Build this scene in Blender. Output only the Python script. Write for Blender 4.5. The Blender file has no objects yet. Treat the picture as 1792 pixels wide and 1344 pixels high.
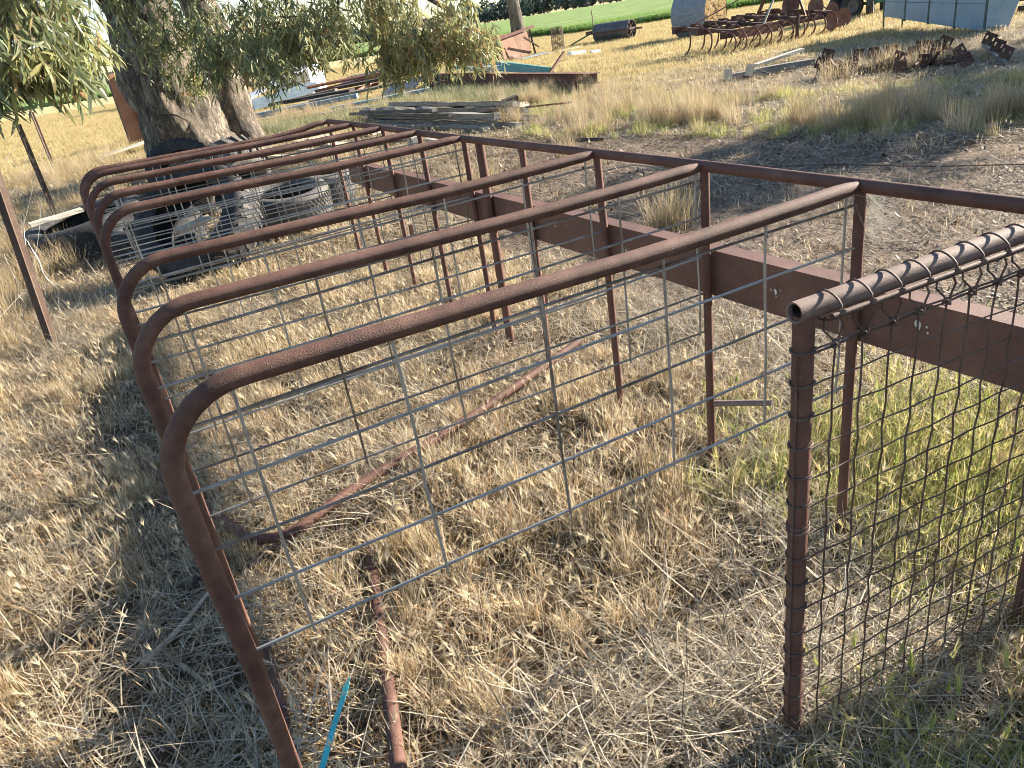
import bpy, math, random
import numpy as np
from mathutils import Vector, Matrix

scene = bpy.context.scene
COL = scene.collection
R = math.radians

# ------------------------------------------------------------------ camera
cam_d = bpy.data.cameras.new('camera')
cam = bpy.data.objects.new('camera', cam_d)
COL.objects.link(cam)
scene.camera = cam
cam_d.sensor_width = 36.0
cam_d.lens = 26.33
cam_d.clip_start = 0.05
cam_d.clip_end = 4000
PITCH, ROLL = 0.452326, 0.160252
_rt0 = Vector((1, 0, 0)); _up0 = Vector((0, math.sin(PITCH), math.cos(PITCH)))
_fw = Vector((0, math.cos(PITCH), -math.sin(PITCH)))
_rt = math.cos(ROLL) * _rt0 - math.sin(ROLL) * _up0
_up = math.sin(ROLL) * _rt0 + math.cos(ROLL) * _up0
M4 = Matrix((( _rt.x, _up.x, -_fw.x, 0), (_rt.y, _up.y, -_fw.y, 0), (_rt.z, _up.z, -_fw.z, 1.6), (0, 0, 0, 1)))
cam.matrix_world = M4

# ------------------------------------------------------------------ light
SUN_AZ, SUN_EL = R(25), R(20.5)         # direction towards the sun, azimuth from +X
world = bpy.data.worlds.new('World')
scene.world = world
world.use_nodes = True
wn = world.node_tree.nodes; wl = world.node_tree.links
wn.clear()
sky = wn.new('ShaderNodeTexSky'); sky.sky_type = 'NISHITA'; sky.sun_disc = False
sky.sun_elevation = SUN_EL; sky.sun_rotation = R(90) - SUN_AZ
sky.air_density = 1.0; sky.dust_density = .25; sky.ozone_density = 1.5
bg = wn.new('ShaderNodeBackground'); bg.inputs['Strength'].default_value = 0.062
wo = wn.new('ShaderNodeOutputWorld')
wl.new(sky.outputs[0], bg.inputs[0]); wl.new(bg.outputs[0], wo.inputs[0])
sun_d = bpy.data.lights.new('sun', 'SUN')
sun = bpy.data.objects.new('sun', sun_d)
COL.objects.link(sun)
sun_d.energy = 5.0; sun_d.angle = R(0.5); sun_d.color = (1.0, 0.89, 0.74)
_sd = Vector((math.cos(SUN_AZ) * math.cos(SUN_EL), math.sin(SUN_AZ) * math.cos(SUN_EL), math.sin(SUN_EL)))
sun.rotation_euler = _sd.to_track_quat('Z', 'Y').to_euler()
sun.location = (30, 14, 14)
vs = scene.view_settings
vs.view_transform = 'Standard'; vs.look = 'None'; vs.exposure = 2.05; vs.gamma = 1.0
vs.use_curve_mapping = False
cy = scene.cycles
cy.max_bounces = 6; cy.diffuse_bounces = 3; cy.glossy_bounces = 2; cy.transmission_bounces = 3; cy.transparent_max_bounces = 4
cy.filter_width = 0.95
cy.caustics_reflective = False; cy.caustics_refractive = False

# ------------------------------------------------------------------ helpers
rng = np.random.default_rng(7)
random.seed(7)

class Geo:
    def __init__(s): s.v = []; s.f = []; s.t = []
    def add(s, vs_, fs_, tint=None):
        b = len(s.v); s.v += [tuple(x) for x in vs_]; s.f += [tuple(i + b for i in f) for f in fs_]
        if tint is not None: s.t += [tint] * len(vs_)
        return s
    def tube(s, pts, r, n=8, caps=True, closed=False, tint=None):
        P = [Vector(p) for p in pts]; m = len(P)
        rr = r if hasattr(r, '__len__') else [r] * m
        vs_, fs_ = [], []
        nrm = None
        for i in range(m):
            if closed: t = P[(i + 1) % m] - P[i - 1]
            else: t = P[min(i + 1, m - 1)] - P[max(i - 1, 0)]
            if t.length < 1e-9: t = Vector((0, 0, 1))
            t.normalize()
            if nrm is None:
                a = Vector((0, 0, 1)) if abs(t.z) < .9 else Vector((1, 0, 0))
                nrm = (a - a.dot(t) * t).normalized()
            else:
                nrm = nrm - nrm.dot(t) * t
                nrm = nrm.normalized() if nrm.length > 1e-6 else t.orthogonal().normalized()
            bn = t.cross(nrm)
            for k in range(n):
                a = 2 * math.pi * k / n
                vs_.append(P[i] + rr[i] * (math.cos(a) * nrm + math.sin(a) * bn))
        for i in range(m if closed else m - 1):
            j = (i + 1) % m
            for k in range(n):
                k2 = (k + 1) % n
                fs_.append((i * n + k, i * n + k2, j * n + k2, j * n + k))
        if caps and not closed:
            fs_.append(tuple(reversed(range(n)))); fs_.append(tuple((m - 1) * n + k for k in range(n)))
        return s.add(vs_, fs_, tint)
    def box(s, c, size, ax=None, jit=0.0, tint=None):
        ax = ax or (Vector((1, 0, 0)), Vector((0, 1, 0)), Vector((0, 0, 1)))
        c = Vector(c); vs_ = []
        for i in (-.5, .5):
            for j in (-.5, .5):
                for k in (-.5, .5):
                    q = c + ax[0] * i * size[0] + ax[1] * j * size[1] + ax[2] * k * size[2]
                    if jit: q += Vector((random.uniform(-jit, jit) for _ in range(3)))
                    vs_.append(q)
        return s.add(vs_, [(0, 1, 3, 2), (4, 6, 7, 5), (0, 4, 5, 1), (2, 3, 7, 6), (0, 2, 6, 4), (1, 5, 7, 3)], tint)
    def beam(s, a, b, w, h, roll=0.0, jit=0.0, seg=1):
        a, b = Vector(a), Vector(b); d = (b - a); L = d.length; d.normalize()
        up = Vector((0, 0, 1)) if abs(d.z) < .95 else Vector((1, 0, 0))
        y = up.cross(d).normalized(); z = d.cross(y)
        if roll: 
            q = Matrix.Rotation(roll, 3, d); y = q @ y; z = q @ z
        if seg == 1: return s.box((a + b) / 2, (L, w, h), (d, y, z), jit)
        vs_, fs_ = [], []
        for i in range(seg + 1):
            p = a + d * L * i / seg
            for (sy, sz) in ((-.5, -.5), (.5, -.5), (.5, .5), (-.5, .5)):
                vs_.append(p + y * (sy * w + random.uniform(-jit, jit)) + z * (sz * h + random.uniform(-jit, jit)))
        for i in range(seg):
            for k in range(4):
                fs_.append((i * 4 + k, i * 4 + (k + 1) % 4, i * 4 + 4 + (k + 1) % 4, i * 4 + 4 + k))
        fs_.append((3, 2, 1, 0)); fs_.append(tuple(seg * 4 + k for k in range(4)))
        return s.add(vs_, fs_)
    def lathe(s, prof, n=32, ax='z', c=(0, 0, 0), close=False):
        vs_, fs_ = [], []; m = len(prof)
        for k in range(n):
            a = 2 * math.pi * k / n; ca, sa = math.cos(a), math.sin(a)
            for (r, h) in prof:
                p = (r * ca, r * sa, h) if ax == 'z' else ((h, r * ca, r * sa) if ax == 'x' else (r * ca, h, r * sa))
                vs_.append((p[0] + c[0], p[1] + c[1], p[2] + c[2]))
        for k in range(n):
            k2 = (k + 1) % n
            for i in range(m if close else m - 1):
                j = (i + 1) % m
                fs_.append((k * m + i, k * m + j, k2 * m + j, k2 * m + i))
        return s.add(vs_, fs_)

def mesh_of(name, g, smooth=True, angle=40):
    me = bpy.data.meshes.new(name)
    me.from_pydata(g.v, [], g.f)
    me.update()
    if g.t:
        a = me.attributes.new('tint', 'FLOAT', 'POINT'); a.data.foreach_set('value', np.array(g.t, dtype=np.float32))
    if smooth:
        me.polygons.foreach_set('use_smooth', [True] * len(me.polygons))
        if angle is not None:
            try: me.set_sharp_from_angle(angle=R(angle))
            except Exception: pass
    return me

def link(name, me, mat=None, parent=None, loc=None, **props):
    o = bpy.data.objects.new(name, me)
    COL.objects.link(o)
    if mat is not None and me is not None and len(me.materials) == 0: me.materials.append(mat)
    if parent is not None: o.parent = parent
    if loc is not None: o.location = loc
    for k, v in props.items(): o[k] = v
    return o
def obj(name, g, mat, parent=None, loc=None, smooth=True, angle=40, **props):
    return link(name, mesh_of(name, g, smooth, angle), mat, parent, loc, **props)
def thing(name, label, cat, loc=(0, 0, 0), rotz=0.0, group=None):
    o = bpy.data.objects.new(name, None); COL.objects.link(o)
    o.location = loc; o.rotation_euler = (0, 0, rotz)
    o.empty_display_size = .1
    o['label'] = label; o['category'] = cat
    if group: o['group'] = group
    return o
def tag(o, label, cat, group=None):
    o['label'] = label; o['category'] = cat
    if group: o['group'] = group
    return o
def copy_tree(o, parent=None):
    c = o.copy(); COL.objects.link(c)
    if parent is not None: c.parent = parent
    for ch in list(o.children): copy_tree(ch, c)
    return c

# ------------------------------------------------------------------ materials
def newmat(name):
    m = bpy.data.materials.new(name); m.use_nodes = True
    nt = m.node_tree; nt.nodes.clear()
    out = nt.nodes.new('ShaderNodeOutputMaterial')
    return m, nt, out
def N(nt, t, **kw):
    n = nt.nodes.new(t)
    for k, v in kw.items():
        if k in n.inputs: n.inputs[k].default_value = v
        else: setattr(n, k, v)
    return n
def ramp(nt, fac, stops):
    r = nt.nodes.new('ShaderNodeValToRGB'); e = r.color_ramp.elements
    while len(e) < len(stops): e.new(.5)
    for el, (p, c) in zip(e, stops): el.position = p; el.color = (*c, 1)
    nt.links.new(fac, r.inputs[0]); return r.outputs[0]

def mat_noise(name, stops, scale=20, rough=.8, metallic=0.0, bump=.3, bscale=200, bdist=.002, stretch=None, rand=.15, fine=None, spec=.3):
    """base colour from two noises over the object's own coordinates, plus a relief"""
    m, nt, out = newmat(name); L = nt.links.new
    tc = N(nt, 'ShaderNodeTexCoord'); src = tc.outputs['Object']
    if stretch:
        mp = N(nt, 'ShaderNodeMapping'); mp.inputs['Scale'].default_value = stretch; L(src, mp.inputs['Vector']); src = mp.outputs[0]
    n1 = N(nt, 'ShaderNodeTexNoise', Scale=scale, Detail=8.0, Roughness=.65); L(src, n1.inputs['Vector'])
    n2 = N(nt, 'ShaderNodeTexNoise', Scale=scale * 7, Detail=4.0, Roughness=.7); L(src, n2.inputs['Vector'])
    mx = N(nt, 'ShaderNodeMath', operation='MULTIPLY_ADD'); L(n2.outputs['Fac'], mx.inputs[0]); mx.inputs[1].default_value = .45
    L(n1.outputs['Fac'], mx.inputs[2])
    oi = N(nt, 'ShaderNodeObjectInfo')
    m2 = N(nt, 'ShaderNodeMath', operation='MULTIPLY_ADD'); L(oi.outputs['Random'], m2.inputs[0]); m2.inputs[1].default_value = rand; L(mx.outputs[0], m2.inputs[2])
    m3 = N(nt, 'ShaderNodeMath', operation='ADD'); L(m2.outputs[0], m3.inputs[0]); m3.inputs[1].default_value = -.225 - rand / 2
    col = ramp(nt, m3.outputs[0], stops)
    b = N(nt, 'ShaderNodeBsdfPrincipled', Roughness=rough, Metallic=metallic)
    b.inputs['Specular IOR Level'].default_value = spec
    L(col, b.inputs['Base Color'])
    if bump:
        n3 = N(nt, 'ShaderNodeTexNoise', Scale=bscale, Detail=5.0, Roughness=.6); L(src, n3.inputs['Vector'])
        bp = N(nt, 'ShaderNodeBump', Strength=bump, Distance=bdist); L(n3.outputs['Fac'], bp.inputs['Height']); L(bp.outputs[0], b.inputs['Normal'])
    L(b.outputs[0], out.inputs[0])
    return m

def mat_leaf(name, stops, transl=.35, use_tint=True, use_rand=True, rough=.55, spec=.25, patchy=0.0):
    """thin leaves and blades: colour differs leaf by leaf and clump by clump; light passes through"""
    m, nt, out = newmat(name); L = nt.links.new
    val = None
    if use_tint:
        at = N(nt, 'ShaderNodeAttribute', attribute_name='tint'); val = at.outputs['Fac']
    if use_rand:
        oi = N(nt, 'ShaderNodeObjectInfo')
        if val is not None:
            a = N(nt, 'ShaderNodeMath', operation='MULTIPLY_ADD'); L(oi.outputs['Random'], a.inputs[0]); a.inputs[1].default_value = .45
            s_ = N(nt, 'ShaderNodeMath', operation='MULTIPLY'); L(val, s_.inputs[0]); s_.inputs[1].default_value = .55
            L(s_.outputs[0], a.inputs[2]); val = a.outputs[0]
        else: val = oi.outputs['Random']
    if patchy:
        ge = N(nt, 'ShaderNodeNewGeometry'); nz = N(nt, 'ShaderNodeTexNoise', Scale=2.2, Detail=4.0, Roughness=.65); L(ge.outputs['Position'], nz.inputs['Vector'])
        a = N(nt, 'ShaderNodeMath', operation='MULTIPLY_ADD'); L(nz.outputs['Fac'], a.inputs[0]); a.inputs[1].default_value = patchy; a.inputs[2].default_value = -.5 * patchy
        s_ = N(nt, 'ShaderNodeMath', operation='ADD'); L(a.outputs[0], s_.inputs[0]); L(val, s_.inputs[1]); val = s_.outputs[0]
    col = ramp(nt, val, stops)
    b = N(nt, 'ShaderNodeBsdfPrincipled', Roughness=rough); b.inputs['Specular IOR Level'].default_value = spec
    t = N(nt, 'ShaderNodeBsdfTranslucent'); mix = N(nt, 'ShaderNodeMixShader'); mix.inputs[0].default_value = transl
    L(col, b.inputs['Base Color']); L(col, t.inputs['Color'])
    L(b.outputs[0], mix.inputs[1]); L(t.outputs[0], mix.inputs[2]); L(mix.outputs[0], out.inputs[0])
    return m

M = {}
M['rust'] = mat_noise('rust', [(.12, (.025, .014, .013)), (.36, (.07, .033, .026)), (.5, (.105, .05, .037)), (.62, (.14, .072, .052)), (.78, (.2, .12, .09)), (.92, (.27, .2, .16))], scale=5.5, rough=.7, bump=1.0, bscale=330, bdist=.0022, rand=.06, spec=.35)
M['rust_post'] = mat_noise('rust_post', [(.15, (.04, .02, .017)), (.45, (.11, .05, .038)), (.65, (.15, .075, .056)), (.88, (.24, .15, .12))], scale=5, rough=.68, bump=.3, bscale=220, rand=.1, spec=.35)
M['channel'] = mat_noise('oxide_channel', [(.12, (.045, .024, .02)), (.38, (.1, .05, .039)), (.52, (.135, .068, .052)), (.66, (.17, .09, .068)), (.88, (.27, .18, .14))], scale=2.6, rough=.62, bump=.45, bscale=160, rand=.05, spec=.4)
M['galv'] = mat_noise('galvanised_wire', [(.2, (.12, .085, .065)), (.4, (.24, .215, .19)), (.55, (.36, .355, .34)), (.8, (.48, .48, .47))], scale=7, rough=.42, metallic=.55, bump=.1, bscale=120, rand=.3, spec=.5)
M['rustwire'] = mat_noise('rusty_wire', [(.2, (.05, .03, .025)), (.5, (.11, .07, .056)), (.85, (.2, .14, .115))], scale=25, rough=.65, metallic=.1, bump=.3, bscale=300, rand=.2)
M['gatepipe'] = mat_noise('weathered_pipe', [(.25, (.11, .07, .06)), (.5, (.18, .125, .105)), (.8, (.27, .2, .175))], scale=12, rough=.7, bump=.4, bscale=300, rand=.05)
M['bore_dark'] = mat_noise('bore_darkness', [(.3, (.01, .008, .007)), (.8, (.03, .022, .018))], rough=.95)
M['rubber'] = mat_noise('tyre_rubber', [(.3, (.018, .018, .02)), (.55, (.04, .04, .042)), (.8, (.11, .105, .1))], scale=6, rough=.75, bump=.3, bscale=90, rand=.2)
M['dusty'] = mat_noise('dusty_tyre', [(.3, (.035, .034, .033)), (.5, (.085, .081, .075)), (.8, (.17, .16, .145))], scale=6, rough=.85, bump=.3, bscale=90, rand=.2)
M['wood'] = mat_noise('weathered_wood', [(.2, (.06, .055, .05)), (.5, (.17, .16, .15)), (.8, (.34, .33, .31))], scale=3, rough=.85, bump=.5, bscale=14, bdist=.006, stretch=(1, 9, 9), rand=.35)
M['palewood'] = mat_noise('pale_wood', [(.25, (.3, .26, .2)), (.5, (.46, .41, .33)), (.8, (.58, .53, .45))], scale=3, rough=.85, bump=.4, bscale=14, bdist=.004, stretch=(1, 9, 9), rand=.3)
M['steelred'] = mat_noise('rusty_steel', [(.25, (.09, .04, .032)), (.5, (.15, .07, .055)), (.8, (.23, .12, .095))], scale=4, rough=.75, bump=.3, bscale=60, bdist=.004, rand=.25)
M['darksteel'] = mat_noise('dark_rusty_steel', [(.25, (.035, .022, .02)), (.5, (.075, .042, .036)), (.8, (.13, .075, .062))], scale=5, rough=.75, bump=.3, bscale=60, rand=.25)
M['fencepost'] = mat_noise('brown_fence_steel', [(.2, (.05, .034, .027)), (.5, (.11, .075, .058)), (.8, (.2, .15, .12))], scale=7, rough=.75, bump=.4, bscale=90, rand=.1)
M['orange'] = mat_noise('orange_rusty_plate', [(.25, (.17, .085, .055)), (.5, (.26, .135, .085)), (.8, (.34, .2, .14))], scale=2.5, rough=.75, bump=.2, bscale=40, rand=.1)
M['disc'] = mat_noise('red_oxide_disc', [(.25, (.08, .04, .037)), (.5, (.13, .068, .06)), (.8, (.2, .115, .1))], scale=4, rough=.65, bump=.2, bscale=60)
M['binsheet'] = mat_noise('sky_tinted_sheet', [(.25, (.16, .24, .32)), (.5, (.23, .32, .41)), (.8, (.31, .4, .48))], scale=1.6, rough=.5, metallic=.2, bump=.1, bscale=14, rand=.08, spec=.5)  # extra blue stands for skylight on the shaded galvanised sheet
M['binrib'] = mat_noise('green_rib', [(.25, (.05, .07, .06)), (.7, (.09, .12, .11))], scale=6, rough=.6)
M['corr'] = mat_noise('galvanised_sheet', [(.25, (.27, .29, .31)), (.55, (.44, .46, .48)), (.8, (.55, .57, .58))], scale=3, rough=.45, metallic=.4, bump=.1, bscale=30, rand=.25, spec=.5)
M['white'] = mat_noise('white_paint', [(.25, (.55, .57, .6)), (.6, (.74, .76, .78)), (.85, (.8, .81, .82))], scale=5, rough=.5, bump=.1, bscale=60)
M['teal'] = mat_noise('teal_paint', [(.25, (.06, .2, .18)), (.5, (.1, .28, .25)), (.8, (.2, .38, .34))], scale=5, rough=.6, bump=.15, bscale=60)
M['bluegrey'] = mat_noise('blue_grey_board', [(.25, (.12, .18, .24)), (.5, (.2, .27, .34)), (.8, (.34, .4, .45))], scale=5, rough=.7, stretch=(1, 6, 6), bump=.2, bscale=40, rand=.25)
M['strap'] = mat_noise('teal_strap', [(.3, (.02, .36, .42)), (.6, (.05, .5, .56)), (.85, (.12, .6, .64))], scale=30, rough=.45, bump=.15, bscale=400)
M['greenpaint'] = mat_noise('green_paint', [(.25, (.02, .09, .05)), (.6, (.04, .15, .085)), (.85, (.08, .2, .12))], scale=6, rough=.5)
M['drum'] = mat_noise('dark_drum_steel', [(.25, (.06, .06, .066)), (.5, (.11, .11, .12)), (.8, (.18, .17, .17))], scale=5, rough=.55, metallic=.3, bump=.2, bscale=40)
M['stick'] = mat_noise('dead_stick', [(.25, (.16, .13, .1)), (.5, (.3, .25, .19)), (.8, (.46, .4, .31))], scale=30, rough=.9, bump=.4, bscale=120, rand=.5)
M['darkstick'] = mat_noise('dark_stick', [(.25, (.025, .02, .018)), (.5, (.05, .042, .036)), (.8, (.1, .085, .07))], scale=20, rough=.9, bump=.4, bscale=120, rand=.3)
M['dropping'] = mat_noise('white_dropping', [(.3, (.45, .42, .38)), (.7, (.7, .68, .62))], scale=200, rough=.9)
M['concrete'] = mat_noise('pale_block', [(.25, (.36, .34, .31)), (.5, (.5, .48, .44)), (.8, (.6, .58, .54))], scale=8, rough=.9, bump=.3, bscale=60)
M['baleend'] = mat_noise('hay', [(.25, (.13, .085, .035)), (.5, (.34, .24, .11)), (.75, (.5, .38, .2))], scale=9, rough=.9, bump=.9, bscale=30, bdist=.05)
M['balewrap'] = mat_noise('net_wrapped_hay', [(.25, (.11, .135, .17)), (.5, (.19, .22, .27)), (.8, (.3, .33, .37))], scale=6, rough=.7, bump=.6, bscale=24, bdist=.03, stretch=(1, 1, 5))
M['cobweb'] = mat_leaf('cobweb', [(0, (.6, .58, .53)), (1, (.75, .73, .68))], transl=.4, use_tint=False)

# bark: furrowed plates
def mat_bark():
    m, nt, out = newmat('gum_bark'); L = nt.links.new
    tc = N(nt, 'ShaderNodeTexCoord')
    mp = N(nt, 'ShaderNodeMapping'); mp.inputs['Scale'].default_value = (1, 1, .28); L(tc.outputs['Object'], mp.inputs[0])
    n0 = N(nt, 'ShaderNodeTexNoise', Scale=3.0, Detail=6.0, Roughness=.6); L(mp.outputs[0], n0.inputs['Vector'])
    n1 = N(nt, 'ShaderNodeTexNoise', Scale=14.0, Detail=9.0, Roughness=.7, Distortion=.8); L(mp.outputs[0], n1.inputs['Vector'])
    vo = N(nt, 'ShaderNodeTexVoronoi', Scale=11.0, feature='DISTANCE_TO_EDGE'); 
    ad = N(nt, 'ShaderNodeMixRGB'); ad.inputs[0].default_value = .25; L(mp.outputs[0], ad.inputs[1]); L(n1.outputs['Color'], ad.inputs[2]); L(ad.outputs[0], vo.inputs['Vector'])
    s = N(nt, 'ShaderNodeMath', operation='MULTIPLY_ADD'); L(n0.outputs['Fac'], s.inputs[0]); s.inputs[1].default_value = .9
    h = N(nt, 'ShaderNodeMath', operation='MULTIPLY'); L(n1.outputs['Fac'], h.inputs[0]); h.inputs[1].default_value = .9; L(h.outputs[0], s.inputs[2])
    s2 = N(nt, 'ShaderNodeMath', operation='ADD'); L(s.outputs[0], s2.inputs[0]); s2.inputs[1].default_value = -.4
    col = ramp(nt, s2.outputs[0], [(.2, (.035, .03, .027)), (.4, (.11, .092, .078)), (.55, (.23, .19, .15)), (.68, (.33, .275, .21)), (.85, (.45, .38, .3))])
    b = N(nt, 'ShaderNodeBsdfPrincipled', Roughness=.9); L(col, b.inputs['Base Color'])
    mr = N(nt, 'ShaderNodeMapRange'); mr.inputs['From Max'].default_value = .12; L(vo.outputs['Distance'], mr.inputs[0])
    hs = N(nt, 'ShaderNodeMath', operation='MULTIPLY_ADD'); L(mr.outputs[0], hs.inputs[0]); hs.inputs[1].default_value = .5; L(n1.outputs['Fac'], hs.inputs[2])
    bp = N(nt, 'ShaderNodeBump', Strength=1.0, Distance=.07); L(hs.outputs[0], bp.inputs['Height']); L(bp.outputs[0], b.inputs['Normal'])
    L(b.outputs[0], out.inputs[0]); return m
M['bark'] = mat_bark()
M['leaf'] = mat_leaf('gum_leaf', [(0, (.05, .075, .025)), (.28, (.13, .165, .07)), (.5, (.26, .29, .18)), (.7, (.34, .34, .13)), (.88, (.44, .39, .2)), (1, (.38, .19, .09))], transl=.4, use_rand=False, rough=.4, spec=.5)
M['twig'] = mat_noise('twig', [(.3, (.12, .07, .045)), (.7, (.26, .18, .13))], scale=20, rough=.8, bump=0)
STRAW = [(0, (.07, .05, .03)), (.2, (.2, .135, .065)), (.4, (.44, .33, .18)), (.6, (.68, .56, .36)), (.8, (.72, .65, .52)), (1, (.42, .23, .1))]
M['straw'] = mat_leaf('straw', STRAW, transl=.35, use_rand=False, patchy=1.0)
M['seed'] = mat_leaf('seed_head', [(0, (.52, .42, .25)), (.5, (.68, .58, .39)), (1, (.76, .69, .54))], transl=.45, use_rand=False, patchy=.5)
M['greyst'] = mat_leaf('grey_straw', [(0, (.1, .08, .06)), (.35, (.27, .225, .165)), (.7, (.47, .41, .31)), (1, (.64, .57, .45))], transl=.25, use_rand=False, patchy=.4)
M['greengr'] = mat_leaf('green_grass', [(0, (.12, .19, .035)), (.3, (.24, .3, .07)), (.5, (.42, .4, .15)), (.8, (.58, .49, .25)), (1, (.58, .45, .25))], transl=.42)
M['greygreen'] = mat_leaf('grey_green_grass', [(0, (.09, .12, .05)), (.35, (.19, .21, .11)), (.65, (.34, .32, .19)), (1, (.47, .41, .27))], transl=.38)
M['tallgr'] = mat_leaf('tall_dry_grass', [(0, (.26, .19, .1)), (.4, (.42, .33, .2)), (.8, (.54, .45, .3)), (1, (.46, .4, .33))], transl=.38)
M['pasture'] = mat_leaf('golden_pasture', [(0, (.3, .22, .1)), (.4, (.48, .38, .2)), (.7, (.56, .46, .26)), (1, (.42, .4, .16))], transl=.4, use_rand=False, patchy=.9)
M['wheat'] = mat_leaf('wheat_leaf', [(0, (.07, .15, .03)), (.5, (.14, .25, .055)), (1, (.25, .36, .1))], transl=.45)
M['litter'] = mat_leaf('leaf_litter', [(0, (.06, .045, .033)), (.35, (.15, .112, .08)), (.7, (.29, .225, .16)), (1, (.42, .35, .27))], transl=.1, use_rand=False, patchy=.4)
M['hazeleaf'] = mat_leaf('hazed_foliage', [(0, (.055, .08, .07)), (.5, (.085, .115, .095)), (1, (.12, .15, .12))], transl=.2, use_rand=False)  # distance haze is put into this leaf colour, paler and bluer

# ------------------------------------------------------------------ ground zones (world metres)
FA = 2.021770; FO = np.array([0.935786, 1.826653])        # the long frame: corner and heading
FX = np.array([math.cos(FA), math.sin(FA)]); FY = np.array([-math.sin(FA), math.cos(FA)])
def frame_xy(x, y):
    dx, dy = x - FO[0], y - FO[1]
    return dx * FX[0] + dy * FX[1], dx * FY[0] + dy * FY[1]
def in_poly(x, y, poly):
    ins = np.zeros(np.shape(x), bool); n = len(poly)
    for i in range(n):
        x1, y1 = poly[i]; x2, y2 = poly[(i + 1) % n]
        c = ((y1 > y) != (y2 > y)) & (x < (x2 - x1) * (y - y1) / (y2 - y1 + 1e-12) + x1)
        ins ^= c
    return ins
def wob(x, y, s=1.0, k=0.0):
    return (np.sin(1.7 * s * x + 2.3 * s * y + k) + np.sin(-2.9 * s * x + 1.3 * s * y + 1.3 + 2 * k) + np.sin(4.1 * s * x + 3.7 * s * y + 2.1 + k) * .6 + np.sin(6.3 * s * y - 5.1 * s * x + k) * .4) / 3
DIRT = [(1.75, 2.75), (2.6, 1.6), (5, 1.0), (9, 3), (9, 5.6), (5.0, 6.6), (4.4, 6.75), (3.45, 7.6), (2.5, 9.5), (1.0, 11.0), (-.2, 11.2), (-.9, 9.4), (-.6, 7.2), (.35, 5.2), (.95, 3.9)]
STRIP = [(1.0, 10.8), (2.4, 9.4), (3.4, 7.6), (4.4, 6.8), (7.5, 5.9), (9.5, 8.3), (6.6, 9.6), (4.6, 11.8), (2.8, 15.0), (1.2, 16.6), (.3, 15.2)]
def f_dirt(x, y): return in_poly(x + .25 * wob(x, y, 2), y + .25 * wob(y, x, 2, 1), DIRT)
def f_strip(x, y): return in_poly(x + .4 * wob(x, y, 1.5), y + .4 * wob(y, x, 1.5, 1), STRIP)
def y_edge(x): return np.interp(x, [-120, -52, -11, 3.3, 7.5, 13, 18, 60], [92, 92, 88, 64, 51.5, 49, 49, 42])
def gz(x, y):
    fade = np.clip(1.5 - np.hypot(x, y) / 30, 0, 1)
    return (.016 * wob(x, y, 1.1) + .01 * wob(y, x, 3.3, 2)) * fade - .10 * np.exp(-((x - 1.55) ** 2 / .45 + (y - 1.45) ** 2 / .5))

def axis(lo, hi, fine, far):
    a = list(np.arange(lo, hi, fine)); s = fine; v = a[-1]
    while v < far: s *= 1.18; v += s; a.append(v)
    s = fine; v = a[0]; pre = []
    while v > -far: s *= 1.18; v -= s; pre.append(v)
    return np.array(pre[::-1] + a)
gx = axis(-6, 7, .07, 1600); gy = axis(0, 14, .07, 1600)
XX, YY = np.meshgrid(gx, gy, indexing='ij')
ZZ = gz(XX, YY) + rng.normal(0, .0035, XX.shape) * (np.hypot(XX, YY) < 16)
nv, nw = XX.shape
me = bpy.data.meshes.new('ground')
co = np.stack([XX, YY, ZZ], -1).reshape(-1, 3)
idx = np.arange(nv * nw).reshape(nv, nw)
q = np.stack([idx[:-1, :-1], idx[1:, :-1], idx[1:, 1:], idx[:-1, 1:]], -1).reshape(-1, 4)
me.vertices.add(len(co)); me.vertices.foreach_set('co', co.ravel())
me.loops.add(q.size); me.loops.foreach_set('vertex_index', q.ravel())
me.polygons.add(len(q)); me.polygons.foreach_set('loop_start', np.arange(0, q.size, 4))
me.polygons.foreach_set('use_smooth', np.ones(len(q), bool))
me.update()
a = me.attributes.new('bare', 'FLOAT', 'POINT')
bare = f_dirt(XX, YY).astype(np.float32)
bare = (bare + np.roll(bare, 1, 0) + np.roll(bare, -1, 0) + np.roll(bare, 1, 1) + np.roll(bare, -1, 1)) / 5
a.data.foreach_set('value', bare.ravel().astype(np.float32))
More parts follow.
